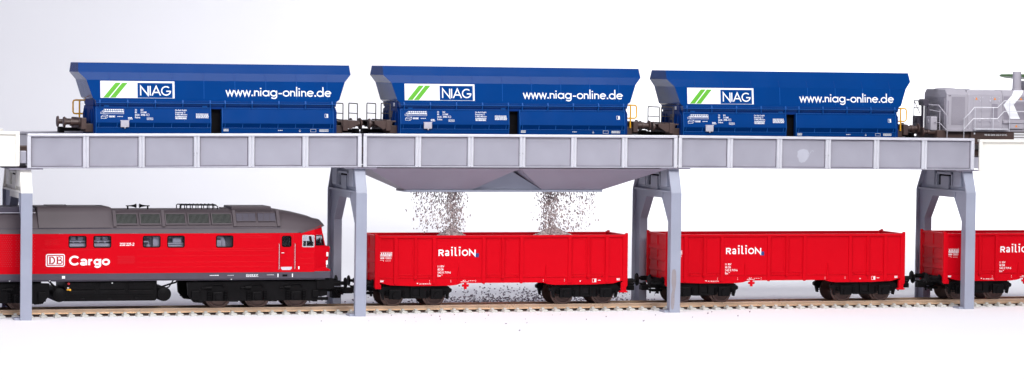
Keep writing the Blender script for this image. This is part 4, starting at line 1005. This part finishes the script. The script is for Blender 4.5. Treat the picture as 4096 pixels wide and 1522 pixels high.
# ------------------------------------------------------------------ light grey shunting locomotive on the bridge
def make_shunter():
    t = thing('shunting_locomotive', 'light grey shunting locomotive with a white arrow, on the cream-white span', 'locomotive', (560, YC, 86)); off = (560, YC, 86); cy = YC
    yn = 14.0
    rb = MB(off)      # radiator block with chamfered crown
    def cs(x, k=1.0, zt=120.9): return [(x, cy-15*k, 98.6), (x, cy-15*k, 118.2), (x, cy-12.4*k, zt), (x, cy+12.4*k, zt), (x, cy+15*k, 118.2), (x, cy+15*k, 98.6)]
    rb.loft([cs(511.5, .97, 120.6), cs(512.2), cs(523.6)])
    r = rb.build('radiator_block', 'grey6', t)
    g1 = MB(off); g1.ring(((0, yn, 0), (1, 0, 0), (0, 0, 1), (0, -1, 0)), 513.8, 100.6, 523.1, 117.2, .45, .12); g1.build('grille_frame', 'grey6', r)
    g2 = MB(off); g2.box(514.4, 522.5, yn-.06, yn+.2, 101.2, 116.6); gg = g2.build('side_grille', 'grey6dk', r)
    g3 = MB(off); z = 101.5
    while z < 116.4: g3.box(514.5, 522.4, yn-.22, yn-.02, z, z+.26); z += .58
    g3.build('louvre', 'grey6', gg)
    g4 = MB(off); g4.box(511.0, 511.6, cy-13, cy+13, 100.5, 116.5); ge = g4.build('end_grille', 'grey6dk', r)
    g5 = MB(off); z = 101
    while z < 116.2: g5.box(510.8, 511.1, cy-13, cy+13, z, z+.3); z += .7
    g5.build('louvre', 'grey6', ge)
    fd = MB(off); fd.rev((517.5, cy, 120.8), (0, 0, 1), [(6.5, 0), (5.5, .5), (2, .8)], 24); fd.build('fan_cover', 'grey6', r, smooth=True)
    ex = MB(off); ex.box(512.1, 512.5, yn-.25, yn, 101.4, 114.5); ex.build('seam', 'grey6dk', r)
    tx = MB(off); pl = ((0, yn, 0), (1, 0, 0), (0, 0, 1), (0, -1, 0)); tx.text('G6', pl, 511.9+.6, 117.0, .7, 1.5, .015, .08); tx.build('marking', 'frame', t)
    hd = MB(off)
    def hs(x, k=1.0, zt=120.5): return [(x, cy-15*k, 98.8), (x, cy-15*k, 118.0), (x, cy-12.8*k, zt), (x, cy+12.8*k, zt), (x, cy+15*k, 118.0), (x, cy+15*k, 98.8)]
    hd.loft([hs(524.4, .97), hs(525.2), hs(545.3)]); hd.box(523.5, 524.5, cy-14.4, cy+14.4, 98.9, 119.6)
    hood = hd.build('engine_hood', 'grey6', t)
    rf = MB(off); rf.box(526.6, 542, cy-11.6, cy+11.6, 120.4, 121.2, .2); rf.build('roof_plate', 'white', hood)
    for xa, xb in ((527.4, 532.0), (532.6, 538.3), (538.5, 543.6)):
        d = MB(off); d.box(xa, xb, yn-.16, yn+.1, 100.6, 117.2, .1); do = d.build('hood_door', 'grey6', hood)
        k = MB(off)
        for z in (103, 114.2): k.box(xb-.9, xb-.2, yn-.6, yn-.1, z, z+.8, .15)
        for q in (xa+.3, xb-.6): k.box(q, q+.4, yn-.4, yn-.1, 116.3, 116.7, .1)
        k.build('latch', 'engine', do)
    gl = MB(off); gl.box(538.8, 542.4, yn-.3, yn-.1, 105.2, 113.0, .1); gl.build('inset_grille', 'grey6dk', hood)
    hb = MB(off); hb.loft([hs(545.5, 1.0, 120.6), hs(575, 1.0, 120.6)]); hb.box(545.6, 575, yn-1.6, yn+1, 102.3, 103.9, .2); h2 = hb.build('rear_hood', 'grey6', t)
    dp = MB(off); dp.box(546.0, 574, yn-.1, yn+.3, 104.4, 117.2); dp.build('side_panel', 'grey6dk', h2)
    ar = MB(off)
    ar.face([(x, yn-.2, z) for x, z in ((551.0, 118.0), (557.0, 118.0), (552.2, 112.6), (545.9, 112.5))]); ar.face([(x, yn-.2, z) for x, z in ((545.9, 112.5), (552.2, 112.6), (556.2, 104.7), (550.4, 104.7))])
    ar.face([(551.0, yn-.2, 118.05), (557.0, yn-.2, 118.05), (559.2, yn+2.1, 120.62), (553.2, yn+2.1, 120.62)])
    ar.build('arrow_stripe', 'white', h2)
    for x in (549.2, 559):
        bx = MB(off); bx.box(x, x+8.6, yn-2.2, yn+1, 99.2, 102.0, .25); bx.build('battery_box', 'grey6', t)
    wl = MB(off)
    for x, z, yy in ((529.3, 115.2, yn-.22), (540.6, 115.2, yn-.22), (556.6, 115.2, yn-.2), (553, 100.1, yn-2.26)): wl.face([(x-.75, yy, z), (x+.75, yy, z), (x, yy, z+1.5)])
    wl.build('warning_sign', 'orange', t)
    fr = MB(off); fr.box(511.5, 600, yn-1.0, cy+15.5, 97.6, 98.9, .15); fr.build('walkway', 'grey6', t)
    ss = MB(off); ss.box(526.4, 600, yn-.3, cy+14, 90.5, 97.6, .2); ss.box(509, 526.5, yn+2, cy+13, 92, 97.5); so = ss.build('main_frame', 'brown', t)
    p2 = ((0, yn-.3, 0), (1, 0, 0), (0, 0, 1), (0, -1, 0)); nt = MB(off); nt.text('98 80 0650 302-9 D-VL', p2, 534.6, 95.3, .9, 13.8, .015); nt.rect(p2, 528, 96.0, 528.9, 97.0)
    for k in range(3): nt.rect(p2, 552.6, 93.2+k*1.4, 562, 94.2+k*1.4)
    nt.build('frame_number', 'white', so)
    st = MB(off); st.rev((561.4, cy, 120.4), (0, 0, 1), [(3.0, 0), (3.0, .9), (2.55, 1.1), (2.4, 10.6), (2.1, 10.7), (2.1, 9.0)], 24); st.build('exhaust_stack', 'grey6', t, smooth=True)
    cb = MB(off); cb.box(566, 596, cy-15, cy+15, 98.8, 126, .5); cb.build('cab', 'grey6', t)
    # handrails
    hr = MB(off); y = yn-3.0
    hr.tube([(520.7, y, 90), (520.7, y, 104.8), (524.5, y, 108.3), (526.8, y, 111.0), (541.0, y, 111.0), (545.2, y, 114.8), (570, y, 114.8)], .2)
    hr.tube([(520.7, y, 99.0), (526.4, y, 104.8), (541.0, y, 104.8), (545.0, y, 108.9), (570, y, 108.9)], .19)
    for x, z in ((527.4, 111), (538.4, 111), (548.4, 114.8), (559, 114.8)): hr.tube([(x, y, 97.8), (x, y, z)], .19)
    hr.box(527, 547.6, y-.4, y+1.5, 98.6, 99.4, .1)
    hr.build('handrail', 'silverhi', t, smooth=True)
    hf = MB(off)
    hf.tube([(503.4, cy-9, 112.2), (505, cy-11, 112.0), (507.4, cy-13, 112.0), (511.0, y+1, 106.0), (511.0, y+1, 93)], .28); hf.tube([(504, cy-9, 109.3), (508.3, cy-13, 108.4), (508.3, cy-13, 97)], .26); hf.tube([(508.3, cy-13, 109.6), (508.3, cy-13, 97)], .26); hf.tube([(505, cy-13, 102.6), (508.3, cy-13, 102.2), (511, y+1, 98)], .24)
    hf.build('end_handrail', 'grey6', t, smooth=True)
    h3 = MB(off); h3.tube([(503, cy+4, 114.2), (504, cy+12, 114.2), (504.5, cy+13, 113.6), (504.5, cy+13, 99)], .28); h3.tube([(503.4, cy+4, 110.2), (504.5, cy+13, 110.2)], .26); h3.tube([(504, cy+11, 113.5), (505.5, cy+7, 107)], .24); h3.build('far_end_handrail', 'frame', t, smooth=True)
    for k, (yy, mt, w) in enumerate(((cy-9, 'grey6', 4.4), (cy+9, 'frame', 4.4))):
        q = MB(off); q.box(503.2, 507.2, yy-3.4, yy+3.4, 98.0, 105.8, .6); q.cyl((502.8, yy, 103), (503.4, yy, 103), 1.2, 14); q.build('buffer_cabinet', mt, t)
    lp = MB(off); lp.prism([(502.6, 111.5), (502.2, 114.0), (503, 115.2), (505.4, 115.2), (506, 114.0), (505.6, 111.5)], 'y', cy-4, cy+3, .3); lp.prism([(505.4, 98), (506.4, 98), (506.4, 112), (505.2, 112)], 'y', cy-3.6, cy-2.4, .1); lp.prism([(505.4, 98), (506.4, 98), (506.4, 112), (505.2, 112)], 'y', cy+4, cy+5.2, .1)
    lp.build('lamp_housing', 'frame', t)
    bb = MB(off); bb.box(506.5, 511.5, cy-14, cy+14, 93.5, 98.2, .25); bb.build('buffer_beam', 'brown', t)
    for yy in (cy-10, cy+10):
        bf = MB(off); bf.rev((507, yy, 97.0), (-1, 0, 0), [(2.2, 0), (2.2, .8), (1.5, .9), (1.5, 5), (1.0, 5.1), (1.0, 7.4), (2.9, 7.6), (2.9, 8.3)], 16); bf.build('buffer', 'brown', t, smooth=True)
    return t
make_shunter()
# green tray poking out behind the exhaust
gt = thing('green_canopy', 'small dark green canopy poking out behind the grey exhaust stack', 'canopy', (584, 55, 128))
c = MB((584, 55, 128)); c.prism([(571.0, 128.3), (572.2, 129.6), (596, 129.9), (597, 128.0), (596, 127.0), (581, 126.7), (574.5, 127.4)], 'y', 42, 72, .3); c.build('tray', 'leaf', gt)
c = MB((584, 55, 128))
for k in range(40): c.rock((random.uniform(578, 595), random.uniform(43, 70), 129.9+random.uniform(0, .9)), random.uniform(.4, .9))
c.build('tray_filling', 'leafhi', gt)

# ------------------------------------------------------------------ gravel
def stream(x_dense, x_side, zt, zb, seed, label):
    random.seed(seed); m = MB((x_dense, YC, zb)); sg = 1 if x_side > x_dense else -1
    span = abs(x_side-x_dense)
    for k in range(640):                                     # dense core
        u = random.random(); z = zb+(zt-zb)*u
        x = x_dense+random.gauss(0, 2.3+.5*u)-sg*.0; y = YC+random.gauss(0, 3)
        m.rock((x, y, z), random.uniform(.22, .48), random.uniform(1.2, 2.2), (random.gauss(0, .15), 0, 1))
    for k in range(820):                                     # spreading curtain, thicker near the outlet
        u = random.random()**.8; z = zb+(zt-zb)*u
        q = random.random()**1.25*(.80+.20*u); x = x_dense+sg*(1.0+span*q); y = YC+random.gauss(0, 4)
        if random.random() < (.25+.5*(1-u))*q: continue
        m.rock((x, y, z), random.uniform(.2, .46), random.uniform(1.3, 2.6), (random.gauss(-sg*.2, .25), 0, 1))
    for k in range(26): m.rock((x_dense+sg*random.uniform(0, span*1.12), YC+random.gauss(0, 5), zb+(zt-zb)*random.random()), random.uniform(.3, .55), 2)
    o = m.build('falling_gravel', 'gravel'); o.location = Vector((x_dense, YC, zb))*S
    tag(o, label, 'gravel', kind='stuff')
stream(233.0, 209.5, 63.9, 42.0, 11, 'stones pouring from the funnel outlet, thinning towards the red locomotive')
stream(284.8, 311.0, 63.9, 42.5, 12, 'stones pouring from the funnel outlet, thinning towards the empty red wagon')
def heap(xc, hw, ztop, seed, label):
    random.seed(seed); m = MB((xc, YC, 18)); cone = []
    n = 24
    prof = [(0, ztop), (.25, ztop-.9), (.55, ztop-2.6), (1.0, ztop-5), (1.5, ztop-9), (2.1, 18.2)]
    for f, z in prof[1:]:
        cone.append([(xc+hw*f*math.cos(6.283*k/n)*random.uniform(.92, 1.06), YC+min(13.6, hw*f)*math.sin(6.283*k/n), max(18.1, z+random.uniform(-.3, .3))) for k in range(n)])
    m.loft(cone, True, True)
    for k in range(1500):
        a = random.random()*6.283; f = math.sqrt(random.random())*1.35
        j = 0
        while j < len(prof)-2 and prof[j+1][0] < f: j += 1
        z = prof[j][1]+(prof[j+1][1]-prof[j][1])*(f-prof[j][0])/(prof[j+1][0]-prof[j][0])
        x = xc+hw*f*math.cos(a); y = YC+max(-13.8, min(13.8, hw*f*math.sin(a)))
        m.rock((x, y, z+random.uniform(-.2, .5)), random.uniform(.4, .95))
    o = m.build('gravel_heap', 'gravel'); o.location = Vector((xc, YC, 18))*S
    tag(o, label, 'gravel heap', 'gravel heaps in the red wagon')
heap(231.0, 9.0, 43.6, 21, 'gravel heap in the red wagon, nearer the red locomotive')
heap(288.3, 10.6, 44.2, 22, 'wider gravel heap in the red wagon, nearer the empty wagon')
random.seed(5); m = MB()
for k in range(1500):
    y = 48+abs(random.gauss(0, 62)); x = 262+y*.32+random.gauss(0, 40)
    if random.random() < .12: x = 230+y*.3+random.uniform(-70, 110)
    m.rock((x, y, .25), random.uniform(.3, .75))
for k in range(20):
    x = random.choice((random.gauss(205, 25), random.gauss(265, 45))); m.rock((x, random.uniform(-60, 4) if random.random() < .6 else random.uniform(-16, 6), .15), random.uniform(.2, .55))
for x, y in ((228, -102), (234, -60), (300, -25), (372, -30), (362, -12), (389, -4), (330, -18), (310, -55), (284, -40)): m.rock((x, y, .25), random.uniform(.4, .7))
for k in range(40): m.rock((random.gauss(178, 12)+k*.1, random.uniform(70, 170), .25), random.uniform(.35, .8))
for k in range(14): m.rock((random.gauss(360, 12), random.uniform(60, 150), .25), random.uniform(.35, .8))
tag(m.build('scattered_gravel', 'gravel_dk'), 'loose dark stones scattered on the ground around the gravel-filled wagon', 'gravel', kind='stuff')

# ------------------------------------------------------------------ light
def area(name, loc, target, sx, sy, power, col=(1, 1, 1), spread=180):
    l = bpy.data.lights.new(name, 'AREA'); l.shape = 'RECTANGLE'; l.size = sx*S; l.size_y = sy*S; l.energy = power; l.color = col; l.spread = math.radians(spread)
    o = bpy.data.objects.new(name, l); COL.objects.link(o); o.location = Vector(loc)*S
    o.rotation_euler = (Vector(target)-Vector(loc)).to_track_quat('-Z', 'Y').to_euler(); return o
area('softbox_key', (380, -1250, 980), (250, -60, 30), 1150, 600, 4.75, (1.0, .99, .98), 75)
area('softbox_top', (330, -430, 1130), (300, 0, 110), 760, 330, 2.1, (1, 1, 1), 120)
area('background_lamp', (1420, 700, 1000), (1080, 1150, 130), 600, 400, 8.4, (1, 1, 1), 115)
area('fill_softbox', (-750, -560, 480), (240, 30, 80), 500, 400, 1.25, (.88, .9, 1), 80)
w = bpy.data.worlds.new('World'); scene.world = w; w.use_nodes = True
bg = w.node_tree.nodes['Background']; bg.inputs['Color'].default_value = (.62, .61, 1.0, 1); bg.inputs['Strength'].default_value = .19

# ------------------------------------------------------------------ camera
F, CX, CY, CZ, YAW, PIT, ROL = 13000.0, -259.537, -1628.637, 130.743, .3062178, .0381122, .0121287
cam = bpy.data.cameras.new('camera'); co = bpy.data.objects.new('camera', cam); COL.objects.link(co)
cam.sensor_fit = 'HORIZONTAL'; cam.sensor_width = 36; cam.lens = 36*F/4096; cam.clip_start = .05; cam.clip_end = 20
f = Vector((math.sin(YAW)*math.cos(PIT), math.cos(YAW)*math.cos(PIT), -math.sin(PIT))); r = Vector((math.cos(YAW), -math.sin(YAW), 0)); u = r.cross(f)
r2 = r*math.cos(ROL)+u*math.sin(ROL); u2 = u*math.cos(ROL)-r*math.sin(ROL)
mm = Matrix((( r2.x, u2.x, -f.x, CX*S), (r2.y, u2.y, -f.y, CY*S), (r2.z, u2.z, -f.z, CZ*S), (0, 0, 0, 1)))
co.matrix_world = mm
scene.camera = co
scene.render.engine = 'CYCLES'
scene.view_settings.view_transform = 'Standard'; scene.view_settings.look = 'None'; scene.view_settings.exposure = 0; scene.view_settings.gamma = 1
scene.view_settings.use_curve_mapping = False
try: scene.cycles.use_denoising = True
except Exception: pass
